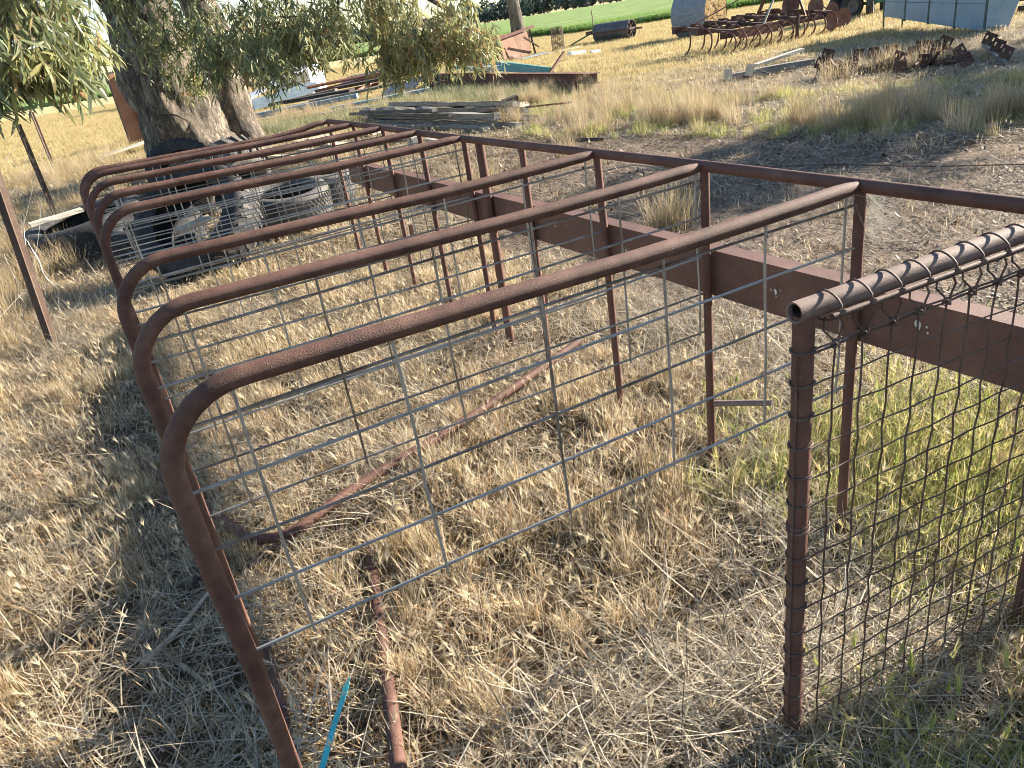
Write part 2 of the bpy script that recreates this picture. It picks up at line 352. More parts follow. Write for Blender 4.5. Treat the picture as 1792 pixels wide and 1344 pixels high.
def mat_ground():
    m, nt, out = newmat('dry_ground'); L = nt.links.new
    tc = N(nt, 'ShaderNodeTexCoord'); P = tc.outputs['Object']
    n1 = N(nt, 'ShaderNodeTexNoise', Scale=1.3, Detail=9.0, Roughness=.7); L(P, n1.inputs['Vector'])
    n2 = N(nt, 'ShaderNodeTexNoise', Scale=45.0, Detail=6.0, Roughness=.75); L(P, n2.inputs['Vector'])
    n3 = N(nt, 'ShaderNodeTexNoise', Scale=.35, Detail=5.0, Roughness=.6); L(P, n3.inputs['Vector'])
    mx = N(nt, 'ShaderNodeMath', operation='MULTIPLY_ADD'); L(n2.outputs['Fac'], mx.inputs[0]); mx.inputs[1].default_value = .7; L(n1.outputs['Fac'], mx.inputs[2])
    md = N(nt, 'ShaderNodeMath', operation='ADD'); L(mx.outputs[0], md.inputs[0]); md.inputs[1].default_value = -.35
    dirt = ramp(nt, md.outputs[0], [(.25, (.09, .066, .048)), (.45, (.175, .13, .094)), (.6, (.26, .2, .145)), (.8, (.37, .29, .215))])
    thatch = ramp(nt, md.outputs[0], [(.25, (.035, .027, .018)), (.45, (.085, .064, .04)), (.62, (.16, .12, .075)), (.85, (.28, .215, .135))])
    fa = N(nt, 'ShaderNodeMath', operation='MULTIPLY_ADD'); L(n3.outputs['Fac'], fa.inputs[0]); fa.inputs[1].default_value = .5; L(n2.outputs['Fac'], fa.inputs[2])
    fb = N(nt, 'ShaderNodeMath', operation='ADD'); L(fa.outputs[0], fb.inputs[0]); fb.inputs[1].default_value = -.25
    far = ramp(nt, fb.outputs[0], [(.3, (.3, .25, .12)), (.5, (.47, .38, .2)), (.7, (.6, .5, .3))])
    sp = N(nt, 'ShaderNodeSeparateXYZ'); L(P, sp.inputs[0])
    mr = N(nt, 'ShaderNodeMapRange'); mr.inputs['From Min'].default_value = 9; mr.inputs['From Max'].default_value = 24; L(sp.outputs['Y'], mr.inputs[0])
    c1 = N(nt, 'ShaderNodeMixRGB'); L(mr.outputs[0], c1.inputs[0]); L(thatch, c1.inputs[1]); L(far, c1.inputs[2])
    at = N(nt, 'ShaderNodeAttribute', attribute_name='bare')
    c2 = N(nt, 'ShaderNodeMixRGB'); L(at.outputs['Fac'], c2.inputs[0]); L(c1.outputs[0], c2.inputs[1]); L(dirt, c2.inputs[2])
    b = N(nt, 'ShaderNodeBsdfPrincipled', Roughness=.95); b.inputs['Specular IOR Level'].default_value = .1
    L(c2.outputs[0], b.inputs['Base Color'])
    hh = N(nt, 'ShaderNodeMath', operation='MULTIPLY_ADD'); L(n2.outputs['Fac'], hh.inputs[0]); hh.inputs[1].default_value = .6; L(n1.outputs['Fac'], hh.inputs[2])
    bp = N(nt, 'ShaderNodeBump', Strength=.9, Distance=.03); L(hh.outputs[0], bp.inputs['Height']); L(bp.outputs[0], b.inputs['Normal'])
    L(b.outputs[0], out.inputs[0]); return m
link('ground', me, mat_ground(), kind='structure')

# the green crop: a low slab of standing wheat out to the far trees
def crop():
    xs = np.concatenate([np.arange(-160, -20, 12), np.arange(-20, 62, 2.0), np.arange(62, 420, 20)])
    ts = np.concatenate([[0, .01], np.geomspace(.4, 285, 40)])
    g = Geo(); vs_, fs_ = [], []
    for x in xs:
        for k, t in enumerate(ts):
            y = float(y_edge(x)) + t
            z = -.05 if k == 0 else .36 + .05 * math.sin(x * 1.3 + y * 2.1) + random.uniform(-.04, .04)
            vs_.append((x + random.uniform(-.2, .2), y, z))
    n = len(ts)
    for i in range(len(xs) - 1):
        for k in range(n - 1): fs_.append((i * n + k, (i + 1) * n + k, (i + 1) * n + k + 1, i * n + k + 1))
    g.add(vs_, fs_)
    m = mat_noise('green_crop', [(.25, (.11, .17, .05)), (.5, (.19, .27, .09)), (.75, (.29, .37, .15))], scale=.25, rough=.85, bump=.8, bscale=6, bdist=.3, stretch=(1, 1, 1), rand=0, spec=.1)
    obj('crop_field', g, m, kind='structure', smooth=True, angle=None)
crop()

# ------------------------------------------------------------------ the long rusty pipe frame
SP = .562726; SK = .030841      # hoop spacing and the small skew of the hoops
frame = thing('pipe_frame', 'long rusty pipe frame of round-cornered hoops standing in dry grass', 'frame', (FO[0], FO[1], 0), FA)
def FP(s, w, z): return Vector((s * SP + SK * w, w, z))
ZR = 1.1
rail = Geo().tube([(x, .004 * math.sin(x), ZR + .003 * math.sin(2 * x)) for x in np.linspace(-1.6, 8 * SP + .015, 24)], .0175, 12)
obj('top_rail', rail, M['rust_post'], frame)
WH = 1.685
WIRES = (1.056, .937, .815, .69, .553)
VERTS = (1.553, 1.243, .935, .624, .33, .047)
HOOPS = [0, 1, 2, 4, 5, 6, 7, 8]
dw = {0: 0, 1: 0, 2: .0, 4: -.004, 5: .0, 6: .012, 7: .022, 8: .03}
for s in HOOPS:
    W = WH + dw[s]; zo = {8: -.028}.get(s, 0.0) ; rc = .155; r = .0192
    arch = lambda w: ZR + zo * min(1, w * 3) + .018 * max(0, w / W - .4) / .6 - .003 * math.sin(math.pi * min(1, w / .95))
    pts, rad = [], []
    for w in (.0, .02, .045, .09):
        pts.append(FP(s, w, ZR)); rad.append({.0: .010, .02: .014, .045: .0175, .09: r}[w])
    for w in np.linspace(.2, W - rc, 9):
        pts.append(FP(s, w, arch(w))); rad.append(r)
    zt = arch(W - rc)
    for k in range(1, 9):
        a = math.pi / 2 * k / 8
        pts.append(FP(s, W - rc + rc * math.sin(a), zt - rc * (1 - math.cos(a)))); rad.append(r)
    for z in (.75, .5, .25, .0, -.06):
        pts.append(FP(s, W + random.uniform(-.003, .003), z)); rad.append(r)
    hoop = obj('hoop', Geo().tube(pts, rad, 14), M['rust'], frame)
    top = len(pts)
    for iz, z in enumerate(WIRES):
        zz = z + random.uniform(-.004, .004)
        g = Geo().tube([FP(s + (.003 * math.sin(3 * w + s)), w, zz + .006 * math.sin(2.1 * w + iz + s) - .002) for w in np.linspace(.012, W - .012, 12)], .0037, 6)
        obj('wire', g, M['galv'], hoop)
    for iv, w in enumerate(VERTS):
        j = random.uniform(-.012, .012)
        ztop = arch(w) - (.01 if w < 1.5 else .012)
        g = Geo().tube([FP(s - .011 + .004 * math.sin(k * 2 + iv), w + j + random.uniform(-.003, .003), z) for k, z in enumerate(np.linspace(ztop, WIRES[-1] - .012, 6))], .0034, 6)
        obj('wire', g, M['galv'], hoop)
# posts under the rail
def post(x, y=0.0, r=.0145, lean=0.0):
    pts = [(x + lean * (1.1 - z), y + random.uniform(-.002, .002), z) for z in (ZR - .006, .8, .5, .2, -.05)]
    return obj('post', Geo().tube(pts, r, 12), M['rust_post'], frame)
for s in (0, 1, 2, 3, 4, 5, 6, 7, 8): post(s * SP + random.uniform(-.004, .004), -.002, lean=.008 * math.sin(s * 2.3))
post(2.09, -.004, .0215)
post(-1.45, -.002)
# the folded channel running along the posts
cg = Geo()
x0, x1 = -1.62, 4.36
def cz(x): return .825 + .003 * math.sin(x)
prof = [(-.088, .0), (-.024, .0), (-.024, -.156), (-.088, -.156), (-.088, -.150), (-.030, -.150), (-.030, -.006), (-.088, -.006)]
vs_, fs_ = [], []
xs = np.linspace(x0, x1, 14)
for x in xs:
    for (y, z) in prof: vs_.append((x, y, cz(x) + z))
n = len(prof)
for i in range(len(xs) - 1):
    for k in range(n): fs_.append((i * n + k, i * n + (k + 1) % n, (i + 1) * n + (k + 1) % n, (i + 1) * n + k))
fs_.append(tuple(range(n))[::-1]); fs_.append(tuple((len(xs) - 1) * n + k for k in range(n)))
cg.add(vs_, fs_)
obj('channel_rail', cg, M['channel'], frame, smooth=False)
def blot(x, y, z, s, seed):
    rr = random.Random(seed); g = Geo(); k = 9
    vs_ = [(x, y + .0022, z)]
    for i in range(k):
        a = 2 * math.pi * i / k; q = s * rr.uniform(.45, 1.1)
        vs_.append((x + q * .7 * math.cos(a), y + .0012, z + q * math.sin(a)))
    g.add(vs_, [(0, 1 + i, 1 + (i + 1) % k) for i in range(k)])
    for i in range(4):
        a = rr.uniform(0, 6.3); q = s * rr.uniform(1.2, 2.0); c = (x + q * math.cos(a), y + .001, z + q * math.sin(a))
        b = [(c[0] + s * .2 * math.cos(t), c[1], c[2] + s * .25 * math.sin(t)) for t in np.linspace(0, 6.28, 6)[:-1]]
        g.add(b, [tuple(range(5))])
    return obj('dropping', g, M['dropping'], frame)
for i, (x, z, s) in enumerate([(-.17, .765, .016), (.29, .745, .011), (1.02, .742, .009), (1.52, .76, .009), (2.43, .755, .009), (3.4, .76, .008), (3.9, .765, .008)]):
    blot(x, -.0232, z, s, i)
# butt joints in the channel: thin weld beads proud of the web
for x in (2.28, 2.86):
    obj('weld_bead', Geo().tube([(x + .004 * math.sin(k), -.0235, cz(x) - .152 + .148 * k / 8) for k in range(9)], .0022, 6), M['darksteel'], frame)
# foot brackets low on three posts
obj('foot_bracket', Geo().tube([(SP, -.004, .262), (SP - .07, -.068, .266), (SP - .15, -.14, .27)], .0115, 10), M['gatepipe'], frame)
for x in (2.09, 7 * SP):
    g = Geo(); g.beam((x, .0, .18), (x + .02, -.26, .18), .03, .006); g.beam((x + .02, -.258, .179), (x + .03, -.27, .34), .03, .006)
    obj('foot_bracket', g, M['rust_post'], frame, smooth=False)

# the cobweb in the first rail joint
g = Geo()
c = Vector((FO[0], FO[1], 1.08))
for i in range(170):
    p = c + Vector((random.gauss(.02, .016), random.gauss(0, .012), random.uniform(-.11, .01)))
    d = Vector((random.gauss(0.6, .6), random.gauss(-.3, .5), random.gauss(-.2, .5))) * random.uniform(.015, .06)
    g.tube([p, p + d * .5 + Vector((0, 0, -.004)), p + d], .00034, 3, caps=False)
for i in range(34):
    p = c + Vector((.02, 0, random.uniform(-.02, -.002))); e = c + Vector((random.uniform(.03, .1), random.uniform(-.06, .02), random.uniform(-.14, -.03)))
    g.tube([p, (p + e) / 2 + Vector((0, 0, -.008)), e], .0003, 3, caps=False)
tag(obj('cobweb', g, M['cobweb'], smooth=False), 'wispy pale cobweb hung in the nearest rail and post joint', 'cobweb')
bpy.data.objects['cobweb']['kind'] = 'stuff'

# ------------------------------------------------------------------ the mesh gate at the right
GA = R(21)
gate = thing('mesh_gate', 'rusty gate with woven wire looped round its pipe, nearest at the right', 'gate', (.51, 1.164, 0), GA)
ZP = 1.085; GL = .82
pg = Geo()
outr, inr = .0195, .0155
prof = [(inr, .12), (inr, -.021), (outr, -.0225), (outr, GL + .03)]
pg.lathe([(r, h) for r, h in prof], 20, 'x', (0, 0, ZP))
obj('top_pipe', pg, M['gatepipe'], gate)
obj('dark_bore', Geo().lathe([(0.0, .04), (inr - .0005, .04), (inr - .0005, -.012)], 16, 'x', (0, 0, ZP)), M['bore_dark'], gate)  # near-black lining paints the darkness inside the open pipe end
def gpost(x): return obj('post', Geo().tube([(x, .0, ZP - .008), (x, 0, .8), (x - .001, 0, .4), (x, 0, -.06 - .12 * (x > .1))], .0188, 18), M['rust_post'], gate)
gpost(0.0); gpost(.79)
YM = -.0245
obj('selvage_rod', Geo().tube([(x, -.033, ZP - .013 + .0008 * math.sin(5 * x)) for x in np.linspace(.03, GL, 14)], .0062, 10), M['rustwire'], gate)
HZ = [1.012 - .0645 * k for k in range(17)]
for k, z in enumerate(HZ):
    for rep in ((0, 1) if k == 0 else (0,)):
        zz = z + rep * .0085
        pts = [(x, YM - .0022 * math.sin(x / .068 * math.pi + k * math.pi) - .002 * rep, zz + .0025 * math.sin(5 * x + k)) for x in np.arange(.0, GL, .034)]
        obj('wire', Geo().tube(pts, .0017 if k else .0022, 6), M['rustwire'], gate)
    # the turn of this wire round the post
    ring = [(.0208 * math.cos(a), .0208 * math.sin(a) , z + .004 * math.cos(a)) for a in np.linspace(-.75, -4.6, 18)]
    obj('post_loop', Geo().tube(ring, .0025, 6), M['rustwire'], gate)
obj('post_loop', Geo().tube([(.0206 * math.cos(a), .0206 * math.sin(a), HZ[6] + .012 + .003 * math.cos(a)) for a in np.linspace(-.6, -4.4, 16)], .0017, 6), M['rustwire'], gate)
nV = 11
for k in range(nV):
    x = .046 + .068 * k; j = random.uniform(-.003, .003)
    pts = [(x + j * .6 + 0.0 + (.0015 * math.sin(k * 2.1)) * math.sin(z * 3.0 + k), YM + .003 * math.sin(z / .0645 * math.pi + k * math.pi), z) for z in np.linspace(HZ[0] + .004, -.02, 20)]
    obj('wire', Geo().tube(pts, .0019, 6), M['rustwire'], gate)
    # loop over pipe and rod, with the two tails that run down to the knot
    xr = x - .006
    e = []
    for a in np.linspace(0, 2 * math.pi, 19)[:-1]:
        y = .0236 * math.cos(a) - .004; zq = .0236 * math.sin(a)
        e.append((xr + .004 * math.sin(a), y - (.0165 * max(0, -math.cos(a)) ** 2), ZP + zq - (.004 if zq < 0 else 0)))
    obj('pipe_loop', Geo().tube(e, .0021, 6, closed=True), M['rustwire'], gate)
    t = Geo()
    t.tube([(xr + .003, YM + .02, ZP - .025), (xr - .012, YM + .008, ZP - .042), (x - .006, YM, HZ[0] + .015), (x, YM - .003, HZ[0] + .004)], .002, 6)
    t.tube([(xr + .006, YM - .008, ZP - .016), (xr + .018, YM - .007, ZP - .035), (x + .006, YM - .004, HZ[0] + .016), (x, YM - .003, HZ[0] + .004)], .002, 6)
    obj('tie', t, M['rustwire'], gate)
    kn = Geo()
    kn.tube([(x + .0075 * math.cos(a), YM - .002 + .006 * math.sin(a), HZ[0] + .004 + .006 * math.sin(2 * a)) for a in np.linspace(0, 2 * math.pi, 13)[:-1]], .0022, 6, closed=True)
    kn.tube([(x - .008, YM - .005, HZ[0] - .002), (x, YM - .008, HZ[0] + .004), (x + .008, YM - .004, HZ[0] + .011)], .0026, 6)
    obj('knot', kn, M['rustwire'], gate)
obj('wire', Geo().tube([(-.022 + .002 * math.sin(z * 30), -.008, z) for z in np.linspace(1.01, .02, 18)], .0019, 6), M['rustwire'], gate)

# ------------------------------------------------------------------ things lying in the near grass
g = Geo()
pp_ = [(.36, 3.40, .12), (-.17, 2.89, .085), (-.59, 2.53, .075), (-.785, 2.325, .07), (-.87, 2.245, .066), (-.96, 2.235, .062), (-1.05, 2.28, .06), (-1.26, 2.52, .06), (-1.5, 2.78, .06), (-1.72, 3.0, .06)]
def smooth_path(p, n):
    p = [Vector(q) for q in p]; out = []
    for i in range(len(p) - 1):
        a, b, c, d = p[max(i - 1, 0)], p[i], p[i + 1], p[min(i + 2, len(p) - 1)]
        for k in range(n):
            t = k / n
            out.append(.5 * (2 * b + (c - a) * t + (2 * a - 5 * b + 4 * c - d) * t * t + (3 * b - a - 3 * c + d) * t ** 3))
    out.append(p[-1]); return out
g.tube(smooth_path(pp_, 5), .019, 12)
tag(obj('bent_pipe', g, M['rust']), 'bent rusty hoop pipe fallen flat in the grass under the frame', 'pipe')
g = Geo()
def ribbed(a, b, r, step):
    a, b = Vector(a), Vector(b); L = (b - a).length; n = int(L / step); pts, rad = [], []
    for i in range(n * 2 + 1):
        pts.append(a.lerp(b, i / (2 * n))); rad.append(r if i % 2 == 0 else r * .93)
    return pts, rad
p_, r_ = ribbed((-.60, 2.2, -.012), (-.405, 1.2, .062), .0205, .011)
g.tube(p_, r_, 12)
tag(obj('ribbed_pipe', g, M['rust']), 'straight rusty ribbed pipe half buried in grass near the bottom edge', 'pipe')
g = Geo()
p_, r_ = ribbed((-.86, 1.75, .03), (-.66, 1.25, .035), .015, .012)
g.tube(p_, r_, 10)
tag(obj('buried_pipe', g, M['rust']), 'thin rusty pipe almost hidden in grass behind the nearest hoop leg', 'pipe')
# teal strap
g = Geo(); P = smooth_path([(-.578, 1.545, .035), (-.573, 1.50, .055), (-.572, 1.455, .065), (-.585, 1.34, .07), (-.6, 1.22, .06)], 4)
vs_, fs_ = [], []
for i, p in enumerate(P):
    wv = .0098 * min(1, .35 + i / 5)
    for sx in (-1, 1):
        for sz in (-1, 1): vs_.append((p.x + sx * wv, p.y + sx * .003, p.z + sz * .0009 + sx * .004))
for i in range(len(P) - 1):
    b = i * 4
    for (u, v) in ((0, 1), (1, 3), (3, 2), (2, 0)): fs_.append((b + u, b + v, b + 4 + v, b + 4 + u))
fs_ += [(0, 2, 3, 1), tuple(len(vs_) - 4 + k for k in (0, 1, 3, 2))]
g.add(vs_, fs_)
tag(obj('plastic_strap', g, M['strap'], smooth=False), 'bright teal plastic strap poking out of grass at the bottom edge', 'strap')
# sticks
def stick(pts, r, mat, label):
    P = smooth_path(pts, 4); rad = [r * (1 - .5 * i / len(P)) * random.uniform(.85, 1.1) for i in range(len(P))]
    g = Geo().tube(P, rad, 7)
    return tag(obj('fallen_stick', g, mat), label, 'stick')
stick([(-1.23, 1.73, .03), (-1.16, 1.86, .035), (-1.10, 2.0, .05)], .011, M['stick'], 'short pale forked stick left of the nearest hoop leg')
stick([(-1.25, 2.45, .02), (-1.18, 2.1, .03), (-1.22, 1.95, .02), (-1.3, 1.6, .02)], .012, M['darkstick'], 'dark crooked stick in grass beside the pale forked stick')
stick([(-1.18, 1.78, .02), (-1.0, 1.62, .025), (-.8, 1.45, .02)], .008, M['stick'], 'thin grey stick lying behind the nearest hoop leg')
tag(obj('loose_wire', Geo().tube(smooth_path([(2.6, 6.95, .02), (3.1, 6.5, .04), (3.6, 6.05, .02), (4.2, 5.5, .035), (5.0, 4.9, .02)], 4), .0045, 6), M['rustwire']), 'thin rusty wire lying across the bare dirt', 'wire')
stick([(1.22, 10.12, .04), (1.64, 9.75, .05)], .03, M['darkstick'], 'short dark timber scrap on bare dirt beyond the rail')
stick([(1.25, 7.9, .02), (1.6, 7.75, .06), (1.85, 7.4, .03), (2.1, 6.9, .02)], .008, M['stick'], 'curled grey twig on the bare dirt')
stick([(-1.2, 5.1, .02), (-1.0, 4.9, .05), (-.72, 4.75, .03)], .009, M['stick'], 'grey branch stub lying under the middle hoops')

# ------------------------------------------------------------------ steel-post fence at the left
fence = thing('wire_fence', 'old wire fence with brown steel posts and sagging wires at the left', 'fence', (-3.11, 5.04, 0))
def ypost(x, y, h, rot, lx=0.0):
    g = Geo()
    for a, wd in ((0, .034), (2.2, .042), (-2.2, .034)):
        d = Vector((math.cos(a + rot), math.sin(a + rot), 0)); nn = Vector((-d.y, d.x, 0))
        up_ = Vector((lx, 0, 1)).normalized(); g.box(Vector((x + lx * (h / 2 - .1), y, h / 2 - .1)) + d * wd * .55, (wd * 1.1, .005, h + .2), (d, nn, up_))
    o = obj('post', g, M['fencepost'], fence, smooth=False)
    d = Vector((math.cos(rot + 2.2), math.sin(rot + 2.2), 0))
    for k in range(10):
        z = .12 + k * .125
        if z > h: break
        obj('stud', Geo().lathe([(0, -.004), (.0045, -.004), (.0045, .004), (0, .004)], 8, 'y', (x + d.x * .014 + .004 + lx * z, y + d.y * .014 - .004, z)), M['darksteel'], o)
    return o
ypost(0, 0, 1.5, 1.0, .09)
# the neighbouring posts run up the paddock and back towards the camera
ypost(-5.8, 12.0, 1.25, .6)
ypost(-2.9, 6.0, 1.25, .6); 
for i, z in enumerate((.22, .45, .68, .92, 1.16)):
    pts = []
    for t in np.linspace(0, 1, 25):
        p = Vector((0, 0, z)).lerp(Vector((-5.8, 12, z * .95)), t)
        pts.append(p + Vector((.01 * math.sin(9 * t + i), 0, -.05 * math.sin(math.pi * ((t * 2) % 1)))))
    obj('wire', Geo().tube(pts, .0017, 5), M['galv'], fence)
    pts = [Vector((.55, -3.6, z)).lerp(Vector((0, 0, z)), t) + Vector((.015 * math.sin(5 * t + i * 2), .0, -.09 * math.sin(math.pi * t))) for t in np.linspace(0, 1, 16)]
    if i in (1, 3): obj('wire', Geo().tube(pts, .0016, 5), M['galv'], fence)
for k in range(7):
    r_ = random.Random(k + 3)
    p = Vector((r_.uniform(-.25, .05), r_.uniform(-.1, .4), r_.uniform(.6, 1.1))); pts = [p]
    for i in range(9):
        p = p + Vector((r_.uniform(-.05, .045), r_.uniform(-.06, .06), r_.uniform(-.13, -.03))); pts.append(p)
    obj('loose_wire', Geo().tube(smooth_path(pts, 3), .0016, 5), M['galv'], fence)

# ------------------------------------------------------------------ tyres
def _tyre_extra():
    make_tyre('black tyre lying flat left of the big tilted tractor tyre', (-3.25, 7.6, .17), (.05, -.12, 1), .46, .32, .28, M['rubber'], 40, .005)
    make_tyre('dark tyre leaning on the gum trunk behind the heap', (-3.9, 10.6, .34), (.25, -.8, .55), .46, .3, .28, M['rubber'], 36, .006)
def make_tyre(label, loc, axis, Rr, wd, bore, mat, lugs=26, lugh=.02, dustmat=None):
    t = thing('tyre', label, 'tyre', loc, 0, 'old tyres dumped behind the frame')
    t.rotation_mode = 'QUATERNION'; t.rotation_quaternion = Vector(axis).to_track_quat('Z', 'X')
    h = wd / 2
    prof = [(bore, -h * .78), (bore + .02, -h * .9), (bore + (Rr - bore) * .45, -h * 1.06), (Rr * .93, -h * .98), (Rr * .985, -h * .82), (Rr, -h * .4), (Rr, h * .4), (Rr * .985, h * .82), (Rr * .93, h * .98), (bore + (Rr - bore) * .45, h * 1.06), (bore + .02, h * .9), (bore, h * .78),
            (bore + .012, h * .7), (bore + (Rr - bore) * .5, h * .86), (Rr * .92, h * .7), (Rr * .95, 0), (Rr * .92, -h * .7), (bore + (Rr - bore) * .5, -h * .86), (bore + .012, -h * .7)]
    obj('carcass', Geo().lathe(prof, 48, 'z', close=True), mat, t, angle=50)
    g = Geo()
    for k in range(lugs):
        for sgn in (-1, 1):
            a = 2 * math.pi * (k + (.5 if sgn > 0 else 0)) / lugs
            for seg_ in range(2):
                aa = a + seg_ * 1.4 / lugs * 1.2
                er = Vector((math.cos(aa), math.sin(aa), 0)); et = Vector((-er.y, er.x, 0)); ez = Vector((0, 0, 1))
                q = Matrix.Rotation(.5 * sgn, 3, er)
                g.box(er * (Rr + lugh * .35) + ez * sgn * h * (.66 - .4 * seg_), (lugh, Rr * 2.2 / lugs, h * .42), (er, q @ et, q @ ez))
    obj('tread', g, dustmat or mat, t, smooth=False)
    return t
make_tyre('big black tractor tyre tilted face-up behind the far hoops', (-2.42, 6.5, .42), (-.2, -.70, .68), .53, .34, .33, M['rubber'], 40, .004, M['dusty'])
make_tyre('dusty grey tyre lying flat right of the big black tractor tyre', (-1.86, 7.45, .24), (.06, -.14, 1), .41, .40, .25, M['dusty'], 60, .004)
make_tyre('smaller grey tyre lying flat behind the dusty grey one', (-1.72, 8.5, .22), (.1, -.05, 1), .36, .36, .22, M['dusty'], 50, .004)
make_tyre('lug-treaded tyre standing on edge in front of the gum trunk', (-2.85, 9.0, .40), (-.55, .45, .7), .48, .38, .28, M['dusty'], 22, .028)
make_tyre('black tyre half buried in dry grass left of the far hoops', (-4.2, 8.2, .20), (-.10, -.10, 1), .64, .36, .40, M['rubber'], 40, .006)
_tyre_extra()
g = Geo().beam((-2.60, 6.52, .36), (-2.36, 6.66, .42), .075, .04, .3, .008)
tag(obj('wood_offcut', g, M['palewood'], smooth=False), 'pale wedge of wood lying inside the big black tractor tyre', 'wood')

# ------------------------------------------------------------------ boards and blocks lying about
def board(a, b, w, h, mat, label, cat='board', name='board', roll=0.0, group=None, seg=4, jit=.004):
    g = Geo().beam(a, b, w, h, roll, jit, seg)
    # the object's own X runs along the board so that the grain follows it
    A = Vector(a); d = (Vector(b) - A); q = d.to_track_quat('X', 'Z').to_matrix().to_4x4(); q.translation = A
    inv = q.inverted(); g.v = [tuple(inv @ Vector(v)) for v in g.v]
    o = obj(name, g, mat, smooth=False); o.matrix_world = q
    tag(o, label, cat, group); return o
board((-4.62, 7.95, .40), (-4.2, 8.25, .43), .17, .03, M['palewood'], 'pale board lying over the half buried black tyre')
board((-4.5, 9.5, .06), (-5.1, 9.9, .1), .2, .05, M['darkstick'], 'dark charred plank end left of the far hoops', 'plank', 'plank')
board((-8.3, 18.0, .1), (-6.9, 19.6, .3), .3, .03, M['palewood'], 'pale weathered board propped against the gum trunk left side')
board((-6.4, 12.6, .1), (-4.8, 12.6, .14), .25, .05, M['wood'], 'grey plank flat on the ground before the gum trunk', 'plank', 'plank')
board((-5.4, 11.2, .08), (-3.7, 11.9, .1), .2, .06, M['darkstick'], 'dark plank lying between trunk and black tyre', 'plank', 'plank')
board((-4.6, 12.2, .1), (-3.6, 11.2, .22), .12, .04, M['wood'], 'grey split board leaning near the lug-treaded tyre')
for i, (a, b, w, mt, lb) in enumerate([
    ((-3.0, 15.2, .06), (-1.6, 14.3, .07), .5, 'palewood', 'wide pale sheet lying just behind the far frame corner'),
    ((-3.5, 15.6, .05), (-2.2, 13.4, .06), .22, 'palewood', 'pale board lying crosswise under the far frame corner'),
    ((-3.9, 14.4, .06), (-2.6, 13.0, .1), .1, 'palewood', 'narrow pale batten lying beside the gum roots'),
    ((-3.5, 13.6, .05), (-2.3, 12.1, .08), .08, 'palewood', 'thin pale batten pointing towards the far hoops'),
    ((-2.4, 12.9, .05), (-1.0, 12.6, .07), .14, 'wood', 'grey board in straw behind the far rail')]):
    board(a, b, w, .03, M[mt], lb)
def block(loc, rz, size, label, mat='concrete'):
    g = Geo().box((0, 0, size[2] / 2), size, jit=.006)
    o = obj('block', g, M[mat], loc=loc, smooth=False); o.rotation_euler = (R(6), R(-8), rz); return tag(o, label, 'block')
block((-.86, 12.0, .0), .5, (.16, .2, .19), 'left pale square block in straw behind the rail')
block((-.55, 11.6, .0), .7, (.16, .2, .17), 'right pale square block in straw behind the rail')

# the stack of weathered posts beyond the frame
pile = [((-2.0, 16.5, .06), (.75, 12.2, .06), .13, .10, 'long grey timber at the bottom front of the timber stack'),
        ((-1.6, 16.9, .06), (1.05, 12.35, .07), .15, .11, 'grey split timber at the bottom right of the timber stack'),
        ((-2.2, 17.2, .07), (.6, 12.9, .07), .13, .11, 'dark timber hidden in the middle of the stack'),
        ((-2.1, 16.0, .05), (.3, 12.4, .05), .11, .08, 'thin front rail lying lowest before the timber stack'),
        ((-2.0, 16.7, .17), (.45, 12.7, .19), .13, .10, 'grey log-ended timber on the second layer of the stack'),
        ((-1.9, 17.4, .17), (.95, 13.0, .18), .13, .09, 'long grey timber reaching furthest right on the second layer'),
        ((-2.3, 17.9, .16), (.7, 13.9, .17), .2, .07, 'broad grey plank at the back of the timber stack'),
        ((-2.5, 17.4, .20), (-.3, 13.6, .22), .09, .06, 'thin batten lying loose across the left of the stack'),
        ((-1.6, 17.2, .27), (.82, 13.4, .26), .14, .08, 'topmost grey timber of the stack'),
        ((-2.2, 17.0, .26), (-.6, 14.6, .27), .12, .07, 'short blue-grey timber on top left of the stack')]
for a, b, w, h, lb in pile: board(a, b, w, h, M['wood'], lb, 'timber', 'timber', random.uniform(-.3, .3), 'weathered timbers stacked behind the frame', 11, .014)
board((.15, 14.9, .12), (1.0, 14.1, .14), .32, .03, M['palewood'], 'pale flat board behind the timber stack')
board((.2, 15.4, .1), (1.05, 14.8, .12), .3, .03, M['palewood'], 'pale plank nearest the black timber lump')
block((.78, 14.2, .16), .3, (.28, .14, .15), 'charred black timber lump on the right end of the stack', 'darkstick')
board((.3, 13.6, .2), (1.7, 12.9, .2), .025, .025, M['steelred'], 'thin rusty bar sticking out right of the timber stack', 'bar', 'steel_bar')
# sleepers with pale sawn ends in mid ground
def sleeper(a, b, w, h, tilt, label):
    o = board(a, b, w, h, M['wood'], label, 'timber', 'timber', 0, 'timber sleepers in mid grass', 5, .012)
    A = Vector(a); B = Vector(b); f = Vector((-.25, -1, .1)).normalized(); x = Vector((1, -.25, tilt)).normalized(); f = (f - f.dot(x) * x).normalized(); z = x.cross(f) * -1
    inv = o.matrix_world.inverted(); e = Geo().box(A + f * .10 + Vector((0, 0, .05)), (.13, .05, .19), (x, f, z), .004); e.v = [tuple(inv @ Vector(v)) for v in e.v]
    obj('sawn_end', e, M['palewood'], o, smooth=False)
sleeper((4.62, 13.95, .07), (5.75, 14.3, .06), .15, .12, 0.0, 'grey sleeper with upright pale sawn end, left one in the grass')
sleeper((4.98, 13.9, .10), (6.2, 14.1, .09), .17, .12, -.3, 'grey sleeper with tilted pale sawn end, right one in the grass')
board((5.5, 15.0, .1), (6.6, 15.5, .2), .14, .05, M['palewood'], 'pale splintered plank lying behind the sleepers', 'plank', 'plank')

